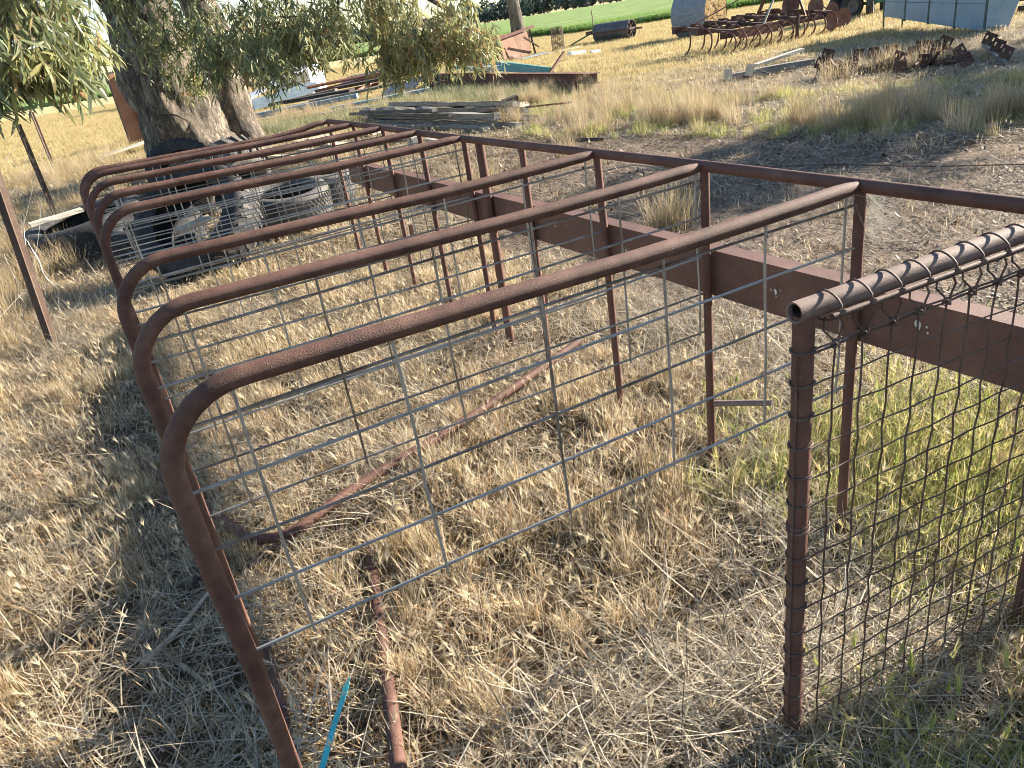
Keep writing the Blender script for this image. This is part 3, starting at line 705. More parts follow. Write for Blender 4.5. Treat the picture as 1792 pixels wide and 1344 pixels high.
# ------------------------------------------------------------------ steel beams and scrap behind
def ibeam(a, b, w, h, mat, label, name='steel_beam', cat='beam'):
    a, b = Vector(a), Vector(b); d = (b - a).normalized(); y = Vector((0, 0, 1)).cross(d).normalized(); z = d.cross(y); t = .012
    g = Geo(); c = (a + b) / 2; L = (b - a).length
    g.box(c + z * (h / 2 - t / 2), (L, w, t), (d, y, z)); g.box(c - z * (h / 2 - t / 2), (L, w, t), (d, y, z)); g.box(c, (L, t, h - 2 * t - .001), (d, y, z))
    return tag(obj(name, g, M[mat], smooth=False), label, cat)
ibeam((-.9, 24.6, .30), (2.62, 15.75,   .26), .16, .19, 'steelred', 'long rusty steel beam lying behind the tall grass')
ibeam((-.7, 24.0, .10), (2.3, 16.2, .10), .14, .15, 'steelred', 'lower rusty beam under the long steel beam')
ibeam((.1, 22.4, .48), (.9, 20.6, .47), .22, .10, 'corr', 'short grey steel offcut lying on the long beam')
def taper(a, b, w0, h0, w1, h1, mat, label, name, cat):
    a, b = Vector(a), Vector(b); d = (b - a).normalized(); y = Vector((0, 0, 1)).cross(d).normalized(); z = d.cross(y)
    vs_ = []
    for p, w, h in ((a, w0, h0), (b, w1, h1)):
        vs_ += [p - y * w / 2 - z * h / 2, p + y * w / 2 - z * h / 2, p + y * w * .15 + z * h / 2, p - y * w * .15 + z * h / 2]
    g = Geo().add(vs_, [(0, 1, 2, 3), (7, 6, 5, 4), (0, 4, 5, 1), (1, 5, 6, 2), (2, 6, 7, 3), (3, 7, 4, 0)])
    return tag(obj(name, g, M[mat], smooth=False), label, cat)
taper((.0, 26.0, .52), (2.2, 20.2, .24), .5, .34, .2, .14, 'teal', 'long faded teal ridge cap lying beyond the steel beam', 'ridge_cap', 'ridge cap')
g = Geo().beam((1.93, 19.75, .0), (2.62, 20.4, .60), .05, .05)
tag(obj('steel_bar', g, M['steelred'], smooth=False), 'rusty bar leaning up at an angle behind the long steel beam', 'bar')
taper((2.15, 19.4, .12), (2.55, 19.1, .1), .3, .22, .25, .18, 'white', 'small pale sheet scrap beside the leaning rusty bar', 'sheet_scrap', 'scrap')
def stump(loc, r, h, label):
    g = Geo(); pr = random.Random(int(loc[1] * 10)); n = 18; vs_, fs_ = [], []
    for k, (f, z) in enumerate(((1.15, -.05), (1.0, h * .3), (.94, h * .7), (.9, h))):
        for i in range(n):
            a = 2 * math.pi * i / n; q = r * f * (1 + .12 * math.sin(3 * a + k * .3) + pr.uniform(-.05, .05))
            vs_.append((q * math.cos(a), q * math.sin(a), z + (pr.uniform(-.07, .07) if k == 3 else 0)))
    for k in range(3):
        for i in range(n): fs_.append((k * n + i, k * n + (i + 1) % n, (k + 1) * n + (i + 1) % n, (k + 1) * n + i))
    fs_.append(tuple(3 * n + i for i in range(n)))
    g.add(vs_, fs_)
    o = tag(obj('tree_stump', g, M['darkstick'], loc=loc), label, 'stump')
    sg = Geo().beam((r * 1.0, -r * .35, 0), (r * .9, -r * .3, h * .95), .09, .05)
    obj('split_bark', sg, M['wood'], o, smooth=False)
stump((-.9, 22.9, 0), .26, .62, 'dark burnt stump standing left of the long steel beam')
stump((.75, 26.3, 0), .28, .62, 'dark burnt stump half hidden by leaves near the teal ridge cap')

def corrugated(a, b, w, mat, label, tilt=0.0, name='roof_sheet', cat='roof sheet', amp=.03, n=10):
    a, b = Vector(a), Vector(b); d = (b - a); L = d.length; d.normalize(); y = Vector((0, 0, 1)).cross(d).normalized(); z = d.cross(y)
    if tilt: q = Matrix.Rotation(tilt, 3, d); y = q @ y; z = q @ z
    vs_, fs_ = [], []; m = n * 4 + 1
    for s_ in (0, 1):
        for top in (0, 1):
            for i in range(m):
                p = a + d * L * s_ + y * w * (i / (m - 1) - .5) + z * (amp * math.sin(i / 4 * 2 * math.pi) + top * .003)
                vs_.append(p)
    for i in range(m - 1):
        fs_.append((i, i + 1, 2 * m + i + 1, 2 * m + i)); fs_.append((m + i, 3 * m + i, 3 * m + i + 1, m + i + 1))
    fs_ += [(0, 2 * m, 3 * m, m), (m - 1, 2 * m - 1, 4 * m - 1, 3 * m - 1)]
    return tag(obj(name, Geo().add(vs_, fs_), M[mat], smooth=True, angle=60), label, cat)
corrugated((-4.2, 28.6, .35), (-2.6, 28.0, .45), 1.1, 'corr', 'ridged grey roof sheet on top of the far scrap heap', .25)
corrugated((-2.3, 24.6, .12), (-1.3, 24.4, .22), 1.6, 'corr', 'striped pale roof sheet on the ground left of the burnt stump', .12, amp=.05, n=7)
# the pale blue scrap and its neighbours right of the trunk
def hut_box(loc, rz, size, label):
    t = thing('metal_box', label, 'box', loc, rz)
    w, d, h = size
    obj('body', Geo().box((0, 0, h / 2), size, jit=.003), M['white'], t, smooth=False)
    obj('lid', Geo().box((0, 0, h + .021), (w * 1.03, d * 1.03, .04)), M['bluegrey'], t, smooth=False)
    obj('seam', Geo().box((0, -d / 2 - .004, h * .55), (w, .008, .02)), M['darksteel'], t, smooth=False)
hut_box((-6.0, 30.6, 0), -.35, (1.5, 1.1, 1.0), 'white and blue metal box behind the scrap heap')
board((-7.7, 27.6, .28), (-5.6, 29.6, 1.0), .8, .05, M['white'], 'white painted panel lying sloped right of the gum trunk', 'panel', 'painted_panel', 0)
board((-6.9, 26.2, .22), (-5.0, 27.6, .42), .5, .28, M['bluegrey'], 'grey box section lying under the white panel', 'box section', 'box_section')
board((-6.0, 22.4, .14), (-2.9, 22.0, .26), .22, .12, M['bluegrey'], 'pale blue plank at the front of the scrap heap', 'plank', 'plank')
board((-6.2, 22.9, .12), (-4.1, 23.3, .2), .3, .08, M['bluegrey'], 'blue-grey plank beside the trunk at the front of the scrap', 'plank', 'plank')
board((-5.6, 21.4, .08), (-4.4, 21.6, .1), .2, .06, M['palewood'], 'pale plank lowest at the front left of the scrap heap', 'plank', 'plank')
board((-5.2, 23.8, .3), (-3.2, 23.4, .34), .5, .1, M['darkstick'], 'dark timber under the blue plank in the scrap heap', 'timber', 'timber')
board((-5.9, 24.6, .24), (-3.8, 24.4, .36), .34, .1, M['wood'], 'grey timber in the middle of the scrap heap', 'timber', 'timber')
for a, b, w, h, mt, lb in [((-4.6, 20.6, .06), (-2.0, 19.9, .08), .16, .07, 'wood', 'weathered grey pole lying in front of the blue plank'),
        ((-3.6, 21.2, .10), (-.9, 21.6, .16), .14, .08, 'bluegrey', 'thin blue-grey pipe running towards the burnt stump'),
        ((-4.4, 22.9, .26), (-1.6, 23.6, .34), .22, .06, 'wood', 'split grey plank tilted over the scrap heap'),
        ((-3.9, 24.9, .40), (-1.5, 25.6, .44), .18, .08, 'darkstick', 'charred beam under the red pipes'),
        ((-2.9, 18.9, .05), (-.9, 18.2, .06), .12, .06, 'wood', 'short grey batten behind the timber stack')]:
    board(a, b, w, h, M[mt], lb, 'scrap timber', 'timber', .1)
for i, (a, b, lb) in enumerate([((-4.9, 25.8, .5), (-1.9, 27.4, .55), 'upper red pipe across the scrap heap'), ((-4.8, 26.4, .32), (-2.2, 26.8, .5), 'middle red pipe across the scrap heap'), ((-3.3, 24.3, .2), (-2.0, 27.6, .62), 'orange-brown pipe sloping up at the right of the scrap heap'), ((-5.0, 25.2, .2), (-2.6, 25.4, .3), 'lowest red pipe in the scrap heap')]):
    tag(obj('scrap_pipe', Geo().tube([a, b], .05, 10), M['orange'] if i == 2 else M['steelred']), lb, 'pipe')

# upright rusty channel left of the trunk
t = thing('upright_channel', 'orange-brown steel channel standing upright left of the gum trunk', 'channel', (-8.85, 21.5, 0), R(41))
obj('web', Geo().box((0, 0, .85), (.40, .012, 1.8)), M['orange'], t, smooth=False)
for sx in (-1, 1): obj('flange', Geo().box((sx * .207, -.055, .85), (.012, .13, 1.8)), M['darksteel'] if sx < 0 else M['steelred'], t, smooth=False)  # left flange darker: the shade on that side is put into its colour

# ------------------------------------------------------------------ the big gum tree
def bark_limb(path, rads, n=36, amp=.08, steps=6, seed=0):
    P = smooth_path(path, steps); m = len(P); rr = np.interp(np.linspace(0, len(rads) - 1, m), range(len(rads)), rads)
    g = Geo(); vs_, fs_ = [], []; pr = random.Random(seed); ph = [pr.uniform(0, 6.3) for _ in range(6)]
    for i in range(m):
        tdir = (P[min(i + 1, m - 1)] - P[max(i - 1, 0)]).normalized()
        x = Vector((1, 0, 0)); x = (x - x.dot(tdir) * tdir).normalized(); y = tdir.cross(x)
        for k in range(n):
            a = 2 * math.pi * k / n
            q = float(rr[i]) * (1 + amp * (math.sin(3 * a + ph[0] + .25 * i) + .7 * math.sin(5 * a + ph[1] - .3 * i) + .5 * math.sin(8 * a + ph[2] + .5 * i) + .45 * math.sin(13 * a + ph[3] + .2 * i)) + pr.uniform(-.03, .03))
            vs_.append(P[i] + q * (math.cos(a) * x + math.sin(a) * y))
    for i in range(m - 1):
        for k in range(n): fs_.append((i * n + k, i * n + (k + 1) % n, (i + 1) * n + (k + 1) % n, (i + 1) * n + k))
    fs_.append(tuple((m - 1) * n + k for k in range(n)))
    return g.add(vs_, fs_)

def leaf_arrays(P, D, Ln, Wd, tint, prng):
    """one sickle leaf per row: six points, four faces"""
    n = len(P)
    D = D / np.linalg.norm(D, axis=1, keepdims=True)
    rnd = prng.normal(size=(n, 3)); S = np.cross(D, rnd); S /= np.linalg.norm(S, axis=1, keepdims=True)
    B = np.cross(D, S); bend = prng.uniform(-.16, .16, (n, 1)) * Ln[:, None]
    L = Ln[:, None]; W = Wd[:, None]
    v = np.stack([P, P + D * L * .3 + S * W * .5 + B * bend * .5, P + D * L * .3 - S * W * .5 + B * bend * .5,
                  P + D * L * .68 + S * (W * .38) + B * bend, P + D * L * .68 - S * (W * .38) + B * bend, P + D * L + B * bend * .4], 1)
    base = np.arange(n)[:, None] * 6
    tri = np.concatenate([base + np.array([[0, 1, 2]]), base + np.array([[1, 3, 4]]), base + np.array([[1, 4, 2]]), base + np.array([[3, 5, 4]])], 0)
    return v.reshape(-1, 3), tri, np.repeat(tint, 6)
def mesh_np(name, v, tri, tint=None):
    me = bpy.data.meshes.new(name)
    me.vertices.add(len(v)); me.vertices.foreach_set('co', np.asarray(v, np.float32).ravel())
    me.loops.add(tri.size); me.loops.foreach_set('vertex_index', tri.astype(np.int32).ravel())
    k = tri.shape[1]
    me.polygons.add(len(tri)); me.polygons.foreach_set('loop_start', np.arange(0, tri.size, k, dtype=np.int32))
    me.update(calc_edges=True)
    if tint is not None:
        a = me.attributes.new('tint', 'FLOAT', 'POINT'); a.data.foreach_set('value', tint.astype(np.float32))
    return me
def foliage(blobs, seed, per_cluster=13, leaf=(.11, .19), wid=.016, twig_r=.0028, drop=(.2, .5)):
    prng = np.random.default_rng(seed); A = []; TW = Geo(); P_, D_, L_, T_ = [], [], [], []
    for (x, y, z, rx, rz_, ncl, tb) in blobs:
        ct = 0
        while ct < ncl:
            q = prng.uniform(-1, 1, 3)
            if q @ q > 1: continue
            ct += 1
            top = np.array([x + q[0] * rx, y + q[1] * rx * 1.1, z + q[2] * rz_ + .12])
            L = prng.uniform(*drop); d = np.array([prng.normal(0, .35), prng.normal(0, .35), -1]); d /= np.linalg.norm(d)
            side = prng.normal(0, .12, 3) ; side[2] = 0
            pts = [top + d * L * t + side * (t * (1 - t) * 2) for t in (0, .33, .66, 1)]
            TW.tube(pts, [twig_r, twig_r * .8, twig_r * .6, twig_r * .35], 3, caps=False)
            k = max(3, int(per_cluster * prng.uniform(.6, 1.4)))
            tt = prng.uniform(.05, 1, k)
            base = top + d * L * tt[:, None] + side * (tt * (1 - tt) * 2)[:, None]
            dir_ = np.stack([prng.normal(0, .62, k), prng.normal(0, .62, k), -1 + prng.normal(0, .4, k)], 1)
            P_.append(base); D_.append(dir_); L_.append(prng.uniform(leaf[0], leaf[1], k))
            T_.append(np.clip(tb + prng.normal(0, .13) + prng.normal(0, .14, k), 0, 1))
    P_, D_, L_, T_ = map(np.concatenate, (P_, D_, L_, T_))
    v, tri, ti = leaf_arrays(P_, D_, L_, prng.uniform(.8, 1.25, len(P_)) * wid * (L_ / .15), T_, prng)
    return mesh_np('foliage', v, tri, ti), TW

tree = thing('gum_tree', 'big gum tree with forked rough trunk and drooping olive leaves', 'tree', (-4.9, 13.6, 0))
T0 = Vector((-4.9, 13.6, 0))
def rel(p): return Vector(p) - T0
g = bark_limb([rel(p) for p in [(-4.72, 13.7, -.15), (-4.74, 13.62, .25), (-4.76, 13.55, .6), (-4.74, 13.52, 1.03), (-4.83, 13.5, 1.55), (-4.84, 13.5, 2.15), (-4.9, 13.5, 2.7), (-5.2, 13.4, 3.6), (-5.7, 13.2, 5.0), (-6.2, 13.3, 7.6)]], [1.0, .8, .66, .62, .63, .54, .44, .36, .28, .14], 64, .055, 7, 3)
trunk = obj('trunk', g, M['bark'], tree, angle=None)
g = bark_limb([rel(p) for p in [(-4.15, 14.6, -.15), (-4.25, 14.85, .5), (-4.24, 14.95, 1.3), (-4.3, 14.95, 2.2), (-4.35, 15.0, 3.2), (-3.9, 15.3, 5.2), (-3.2, 15.6, 7.0)]], [.52, .4, .34, .31, .27, .2, .1], 30, .05, 7, 8)
obj('trunk', g, M['bark'], tree, angle=None)
brs = [([(-5.2, 13.4, 2.5), (-4.9, 11.5, 3.3), (-4.3, 9.4, 3.2), (-3.7, 7.9, 2.7), (-3.4, 7.2, 2.2)], .11, 'bark'),
       ([(-4.3, 9.4, 3.2), (-4.0, 8.2, 2.9), (-3.9, 7.4, 2.3)], .05, 'bark'),
       ([(-4.35, 15.0, 3.0), (-3.6, 13.6, 3.4), (-2.9, 12.3, 2.8), (-2.5, 11.7, 2.2)], .09, 'bark'),
       ([(-4.3, 14.9, 2.6), (-3.0, 13.9, 3.3), (-1.6, 13.1, 3.0), (-.7, 12.8, 2.3), (.1, 12.4, 1.7)], .1, 'bark'),
       ([(-1.6, 13.1, 3.0), (-1.5, 12.3, 2.5), (-1.6, 11.8, 1.9)], .05, 'bark'),
       ([(-5.2, 13.4, 2.6), (-4.6, 12.9, 3.1), (-4.0, 12.5, 2.5)], .06, 'bark'),
       ([(-4.4, 9.8, 3.3), (-4.3, 7.9, 2.6), (-4.05, 7.3, 2.2), (-3.8, 7.25, 2.05), (-3.55, 7.2, 2.1)], .03, 'stick'),
       ([(-4.1, 7.4, 2.3), (-3.85, 7.35, 2.15), (-3.65, 7.3, 2.2), (-3.5, 7.3, 2.35)], .018, 'stick'),
       ([(-4.2, 7.5, 2.05), (-3.9, 7.3, 1.95), (-3.7, 7.2, 2.0), (-3.6, 7.1, 2.3)], .016, 'stick'),
       ([(-3.3, 12.6, 2.9), (-2.7, 11.9, 2.15), (-2.0, 11.6, 2.0)], .025, 'bark'),
       ([(-4.85, 12.8, .95), (-4.7, 12.6, 1.02), (-4.45, 12.5, .98), (-4.3, 12.55, .85)], .022, 'darkstick'),
       ([(-4.9, 12.7, 2.0), (-4.6, 12.5, 1.7), (-4.4, 12.6, 1.9), (-4.2, 12.5, 2.2)], .014, 'stick')]
for pts, r, mt in brs:
    P = smooth_path([rel(p) for p in pts], 5)
    obj('branch', Geo().tube(P, [r * (1 - .75 * i / len(P)) for i in range(len(P))], 8), M[mt], tree)
BL = [(-3.7, 7.51, 2.3, .5, .28, 46, .5), (-3.55, 7.08, 1.94, .40, .22, 50, .48), (-3.95, 7.26, 1.85, .24, .2, 28, .45), (-3.36, 7.75, 2.1, .27, .32, 36, .58), (-3.38, 7.22, 1.88, .2, .18, 26, .6), (-3.5, 7.2, 2.8, .8, .45, 60, .45),
      (-3.75, 7.0, 1.85, .3, .12, 14, .5)]
BR = [(-4.72, 12.5, 2.3, .44, .45, 40, .5), (-4.3, 12.45, 1.95, .3, .35, 26, .55), (-4.0, 12.4, 1.5, .25, .25, 22, .5), (-3.86, 12.48, 2.18, .55, .45, 70, .5), (-3.42, 12.01, 1.70, .40, .38, 62, .45), (-2.57, 11.83, 2.02, .68, .42, 150, .55), (-2.60, 11.23, 1.50, .45, .22, 62, .5), (-1.90, 11.68, 1.72, .5, .34, 95, .6), (-1.51, 11.85, 2.1, .4, .32, 44, .55),
      (-.9, 12.86, 1.85, .5, .46, 120, .62), (-.54, 12.64, 1.42, .66, .3, 170, .64), (.02, 12.39, 1.6, .45, .42, 95, .68), (.31, 12.23, 1.3, .3, .26, 48, .7), (-.94, 12.52, 1.22, .56, .14, 52, .55),
      (-2.2, 12.0, 2.9, 1.1, .5, 90, .55), (-.5, 12.6, 2.5, .9, .4, 70, .6), (-4.2, 12.8, 3.1, 1.0, .5, 70, .5)]
BT = [(-5.6, 13.2, 5.4, 1.6, .9, 90, .5), (-3.2, 14.2, 5.2, 1.6, .9, 90, .5), (-6.4, 13.4, 7.4, 1.5, .9, 80, .5), (-3.4, 15.6, 7.0, 1.6, .9, 80, .5), (-1.4, 13.2, 4.0, 1.4, .6, 70, .55), (-4.4, 9.6, 4.0, 1.3, .6, 60, .5)]
for blobs, sd, lf, wd in ((BL, 1, (.13, .25), .021), (BR, 2, (.11, .20), .021), (BT, 3, (.16, .26), .024)):
    B2 = [(b[0] - T0.x, b[1] - T0.y, *b[2:]) for b in blobs]
    me, tw = foliage(B2, sd, 14, lf, wd)
    link('foliage', me, M['leaf'], tree, kind='stuff')
    obj('twigs', tw, M['twig'], tree, smooth=False, kind='stuff')

# two more gums that stand out of view to the right, on the sunny side; their crowns shade the bare dirt
def shade_gum(loc, crown, label, seed):
    t = thing('gum_tree', label, 'tree', loc)
    g = bark_limb([(0, 0, -.1), (.1, .05, 1.2), (0, .2, 2.6), (.3, .1, 4.2), (.5, 0, 6.0)], [.42, .3, .26, .2, .1], 20, .05, 4, seed)
    obj('trunk', g, M['bark'], t, angle=None)
    for b in crown:
        P = smooth_path([(.1, .1, 2.4), (b[0] * .5, b[1] * .5, (2.6 + b[2]) / 2 + .4), (b[0], b[1], b[2] + .3)], 5)
        obj('branch', Geo().tube(P, [.1 * (1 - .7 * i / len(P)) for i in range(len(P))], 7), M['bark'], t)
    me, tw = foliage(crown, seed, 16, (.18, .3), .045, .004, (.3, .8))
    link('foliage', me, M['leaf'], t, kind='stuff'); obj('twigs', tw, M['twig'], t, smooth=False, kind='stuff')
shade_gum((16.5, 13.2, 0), [(-1.2, -.6, 4.2, 1.2, .45, 93, .5), (.6, .8, 4.9, 1.2, .5, 93, .5), (1.2, -1.6, 3.9, 1.1, .35, 80, .5), (-.4, 1.9, 3.7, 1.1, .4, 74, .5), (0, 0, 5.9, 1.3, .6, 80, .5), (.4, -3.0, 4.8, 1.0, .35, 90, .5)], 'gum tree out of view at the right, shading the bare dirt', 21)

t = thing('shade_shrub', 'unseen dense bush added past the gate to shade the lower right corner', 'shade_shrub', (2.72, 1.66, 0))  # out of view, added to throw shade on the lower right corner
obj('stem', Geo().tube([(0, 0, -.02), (.03, .02, .5), (0, .05, 1.2)], [.03, .02, .01], 8), M['stick'], t)
me, tw = foliage([(0, 0, .3, .5, .26, 150, .5), (-.05, .0, .75, .42, .3, 150, .5), (0, .02, 1.2, .36, .28, 120, .5)], 41, 14, (.06, .11), .03, .003, (.1, .25))
link('foliage', me, M['leaf'], t, kind='stuff'); obj('twigs', tw, M['twig'], t, smooth=False, kind='stuff')

# ------------------------------------------------------------------ far things
t = thing('gum_tree', 'lone dark straight trunk standing at the edge of the green crop', 'tree', (4.45, 58.5, 0))
obj('trunk', bark_limb([(0, 0, -.2), (-.05, 0, 1.5), (-.2, 0, 3.5), (-.35, 0, 6), (-.2, .2, 9)], [.55, .44, .4, .34, .2], 18, .05, 3, 5), M['bark'], t, angle=None)
me, tw = foliage([(-1.5, 0, 7.5, 1.8, 1.0, 60, .4), (1.3, .5, 8.5, 1.8, 1.0, 60, .4), (0, 0, 10.2, 2.0, 1.0, 60, .4)], 31, 14, (.3, .5), .06, .006, (.4, 1.0))
link('foliage', me, M['leaf'], t, kind='stuff'); obj('twigs', tw, M['twig'], t, smooth=False, kind='stuff')

# round bale
bt = thing('round_bale', 'big round hay bale wrapped in pale net near the green crop', 'bale', (9.0, 28.3, 0), R(-48))
Rb, Lb = .74, 1.35
obj('wrap', Geo().lathe([(Rb * (.985 + .012 * math.sin(7 * i)), -Lb + i * Lb / 10) for i in range(11)], 40, 'x', (0, 0, Rb - .02)), M['balewrap'], bt)
g = Geo(); nr, na = 12, 40; vs_ = [(0.01, 0, Rb - .02)]; fs_ = []
for i in range(1, nr + 1):
    for k in range(na):
        a = 2 * math.pi * k / na; q = Rb * .985 * i / nr
        vs_.append((.035 * math.sin(i * 2.7 + k * .35) * (i < nr) + random.uniform(-.02, .02) * (i < nr), q * math.cos(a), Rb - .02 + q * math.sin(a)))
for k in range(na): fs_.append((0, 1 + k, 1 + (k + 1) % na))
for i in range(nr - 1):
    for k in range(na):
        a0 = 1 + i * na; fs_.append((a0 + k, a0 + na + k, a0 + na + (k + 1) % na, a0 + (k + 1) % na))
g.add(vs_, fs_); obj('hay_end', g, M['baleend'], bt, angle=None)
g2 = Geo(); g2.add([(x - Lb, y, z) for x, y, z in vs_], [tuple(reversed(f)) for f in fs_]); obj('hay_end', g2, M['baleend'], bt, angle=None)

# land roller
ro = thing('land_roller', 'dark steel drum roller with spoked open end beside the crop', 'roller', (7.4, 34.6, 0), R(-43))
Rr, Lr = .37, 1.75; zc = Rr
obj('drum', Geo().lathe([(Rr, -Lr), (Rr, 0), (Rr - .014, 0), (Rr - .014, -Lr), ], 40, 'x', (0, 0, zc), close=True), M['drum'], ro)
for k in range(4):
    a = math.pi * k / 4 + .3
    obj('spoke', Geo().beam((-.05, -.355 * math.cos(a), zc - .355 * math.sin(a)), (-.05, .355 * math.cos(a), zc + .355 * math.sin(a)), .03, .02), M['darksteel'], ro, smooth=False)
obj('shaft', Geo().tube([(-Lr - .25, 0, zc), (.5, 0, zc)], .035, 10), M['darksteel'], ro)
fr = Geo(); fr.beam((-Lr - .15, -.45, zc + .03), (.18, -.45, zc + .03), .07, .05); fr.beam((-Lr - .12, -.45, zc + .03), (-Lr - .12, .06, zc + .03), .06, .05); fr.beam((.14, -.45, zc + .03), (.14, .06, zc + .03), .06, .05)
obj('frame', fr, M['darksteel'], ro, smooth=False)
for dy in (-.25, .25): obj('tongue', Geo().beam((-Lr - .15, -.45 + dy * .2, zc), (-Lr - .85, -.95 + dy * .2, .05), .04, .04), M['greenpaint'], ro, smooth=False)
obj('lever', Geo().beam((-Lr - .12, 0, zc), (-Lr - .2, 0, 1.3), .04, .03), M['darksteel'], ro, smooth=False)
obj('weight_box', Geo().box((-Lr - .3, -.1, zc + .05), (.3, .25, .14)), M['darksteel'], ro, smooth=False)

# rusty hopper on its side
ho = thing('rusty_hopper', 'rusty steel hopper tipped over with orange sloping plates', 'hopper', (1.75, 32.2, 0), R(41))
def slab(p, t=.012):
    P = [Vector(q) for q in p]; nn = (P[1] - P[0]).cross(P[2] - P[0]).normalized() * t
    return Geo().add(P + [q + nn for q in P], [(0, 1, 2, 3), (7, 6, 5, 4), (0, 4, 5, 1), (1, 5, 6, 2), (2, 6, 7, 3), (3, 7, 4, 0)])
obj('plate', slab([(0, 0, 0), (.95, .0, 0), (1.0, .32, .86), (.2, .32, .8)]), M['orange'], ho, smooth=False)
obj('plate', slab([(.965, .0, 0), (1.6, .02, .12), (1.85, .3, .95), (1.015, .32, .86)]), M['orange'], ho, smooth=False)
obj('side_panel', slab([(-.012, .0, 0), (.18, .33, .8), (-.5, 1.2, .9), (-.7, 1.2, 0)]), M['steelred'], ho, smooth=False)
obj('top_beam', Geo().beam((-.1, .28, .83), (2.15, .3, 1.07), .1, .1), M['steelred'], ho, smooth=False)
obj('back_panel', slab([(.2, .36, .84), (1.9, .34, 1.0), (1.6, 1.3, .9), (-.3, 1.3, .9)]), M['orange'], ho, smooth=False)
for a, b in (((1.2, -.05, .75), (1.95, -.1, .3)), ((1.9, .28, 1.0), (1.75, -.05, .05)), ((.0, -.06, .5), (.2, -.1, .02)), ((-.3, .4, .8), (-1.0, .7, 1.2))):
    obj('brace', Geo().beam(a, b, .06, .05), M['darksteel'], ho, smooth=False)
g = Geo()
for k in range(26):
    z = .02 + k * .036
    g.tube([((.25 + .03 * math.sin(k)) * math.cos(a) * (1 - z * .12), .25 * math.sin(a), z + .02 * math.sin(3 * a + k)) for a in np.linspace(0, 6.283, 19)[:-1]], .006, 4, closed=True)
for k in range(20):
    a = k * .314; g.tube([(.25 * math.cos(a), .25 * math.sin(a), 0), (.26 * math.cos(a + .2), .26 * math.sin(a + .2), .5), (.22 * math.cos(a), .22 * math.sin(a), .95)], .006, 4)
tag(obj('wire_netting', g, M['rustwire'], loc=(4.05, 33.2, 0)), 'rusty roll of wire netting standing right of the tipped hopper', 'wire roll')
board((2.3, 31.6, .05), (3.5, 32.6, .08), .4, .03, M['bluegrey'], 'blue-grey sheet lying in front of the tipped hopper', 'sheet', 'sheet_scrap')
board((3.5, 32.2, .04), (5.0, 33.4, .06), .12, .05, M['palewood'], 'pale pole lying right of the tipped hopper', 'pole', 'pole')
taper((3.9, 29.0, .08), (4.5, 29.3, .06), .5, .16, .3, .1, 'white', 'crumpled white scrap in dry grass below the roller', 'sheet_scrap', 'scrap')
taper((4.6, 28.6, .05), (4.95, 28.8, .05), .3, .1, .2, .08, 'white', 'tiny white scrap right of the crumpled white one', 'sheet_scrap', 'scrap')

# scarifier with curved tines
cu = thing('scarifier', 'rusty scarifier with rows of curved tines and round discs', 'scarifier', (6.35, 19.6, 0), R(27))
for y, z, xa, xb in ((0, .40, .0, 4.0), (.9, .52, .05, 4.1), (1.8, .6, .1, 4.3)):
    obj('tool_bar', Geo().beam((xa, y, z), (xb, y, z), .1, .1), M['darksteel'], cu, smooth=False)
for x in (.35, 1.55, 2.7, 3.85): obj('cross_member', Geo().beam((x, -.08, .47), (x, 2.1, .68), .08, .08), M['darksteel'], cu, smooth=False)
for row, (y, z) in enumerate(((0, .40), (.9, .52), (1.8, .6))):
    for k in range(10 if row == 0 else 8):
        x = .05 + (.4 if row == 0 else .5) * k + .12 * row + random.uniform(-.03, .03)
        P = smooth_path([(x, y, z + .06), (x, y - .22, z + .09), (x, y - .40, z - .08), (x, y - .38, z * .35), (x + .01, y - .22, .02)], 3)
        obj('tine', Geo().tube(P, .022, 6), M['steelred'], cu)
        obj('clamp', Geo().box((x, y, z + .07), (.09, .13, .1)), M['darksteel'], cu, smooth=False)
obj('housing', slab([(.4, -.16, .30), (1.75, -.16, .30), (1.75, -.16, .52), (.4, -.16, .52)], .03), M['steelred'], cu, smooth=False)
for a, b in (((2.7, .3, .5), (3.05, .8, 2.0)), ((3.3, .3, .5), (3.05, .8, 2.0)), ((3.05, 1.7, .6), (3.05, .8, 2.0))): obj('mast_leg', Geo().beam(a, b, .08, .05), M['darksteel'], cu, smooth=False)
for a, b in (((1.35, -.05, .46), (3.0, .75, 1.55)), ((4.1, .2, .5), (3.1, .75, 1.45)), ((.6, 1.8, .64), (3.0, .85, 1.5))): obj('strut', Geo().beam(a, b, .05, .02), M['stick'] if a[1] < .5 else M['steelred'], cu, smooth=False)
for (x, y, z, s) in ((3.95, .5, .62, .27), (4.1, .1, .44, .26), (4.3, -.1, .28, .25), (3.75, -.2, .27, .24), (3.8, 1.2, .75, .27)):
    d = obj('disc', Geo().lathe([(0, .05), (s * .5, .04), (s, 0), (s, -.006), (s * .5, .03), (0, .04)], 28, 'y'), M['disc'], cu)
    d.location = (x, y, z); d.rotation_euler = (0, R(4), R(random.uniform(-25, 5)))
obj('depth_leg', Geo().beam((2.35, -.3, .6), (2.25, -.34, .0), .07, .05), M['darksteel'], cu, smooth=False)

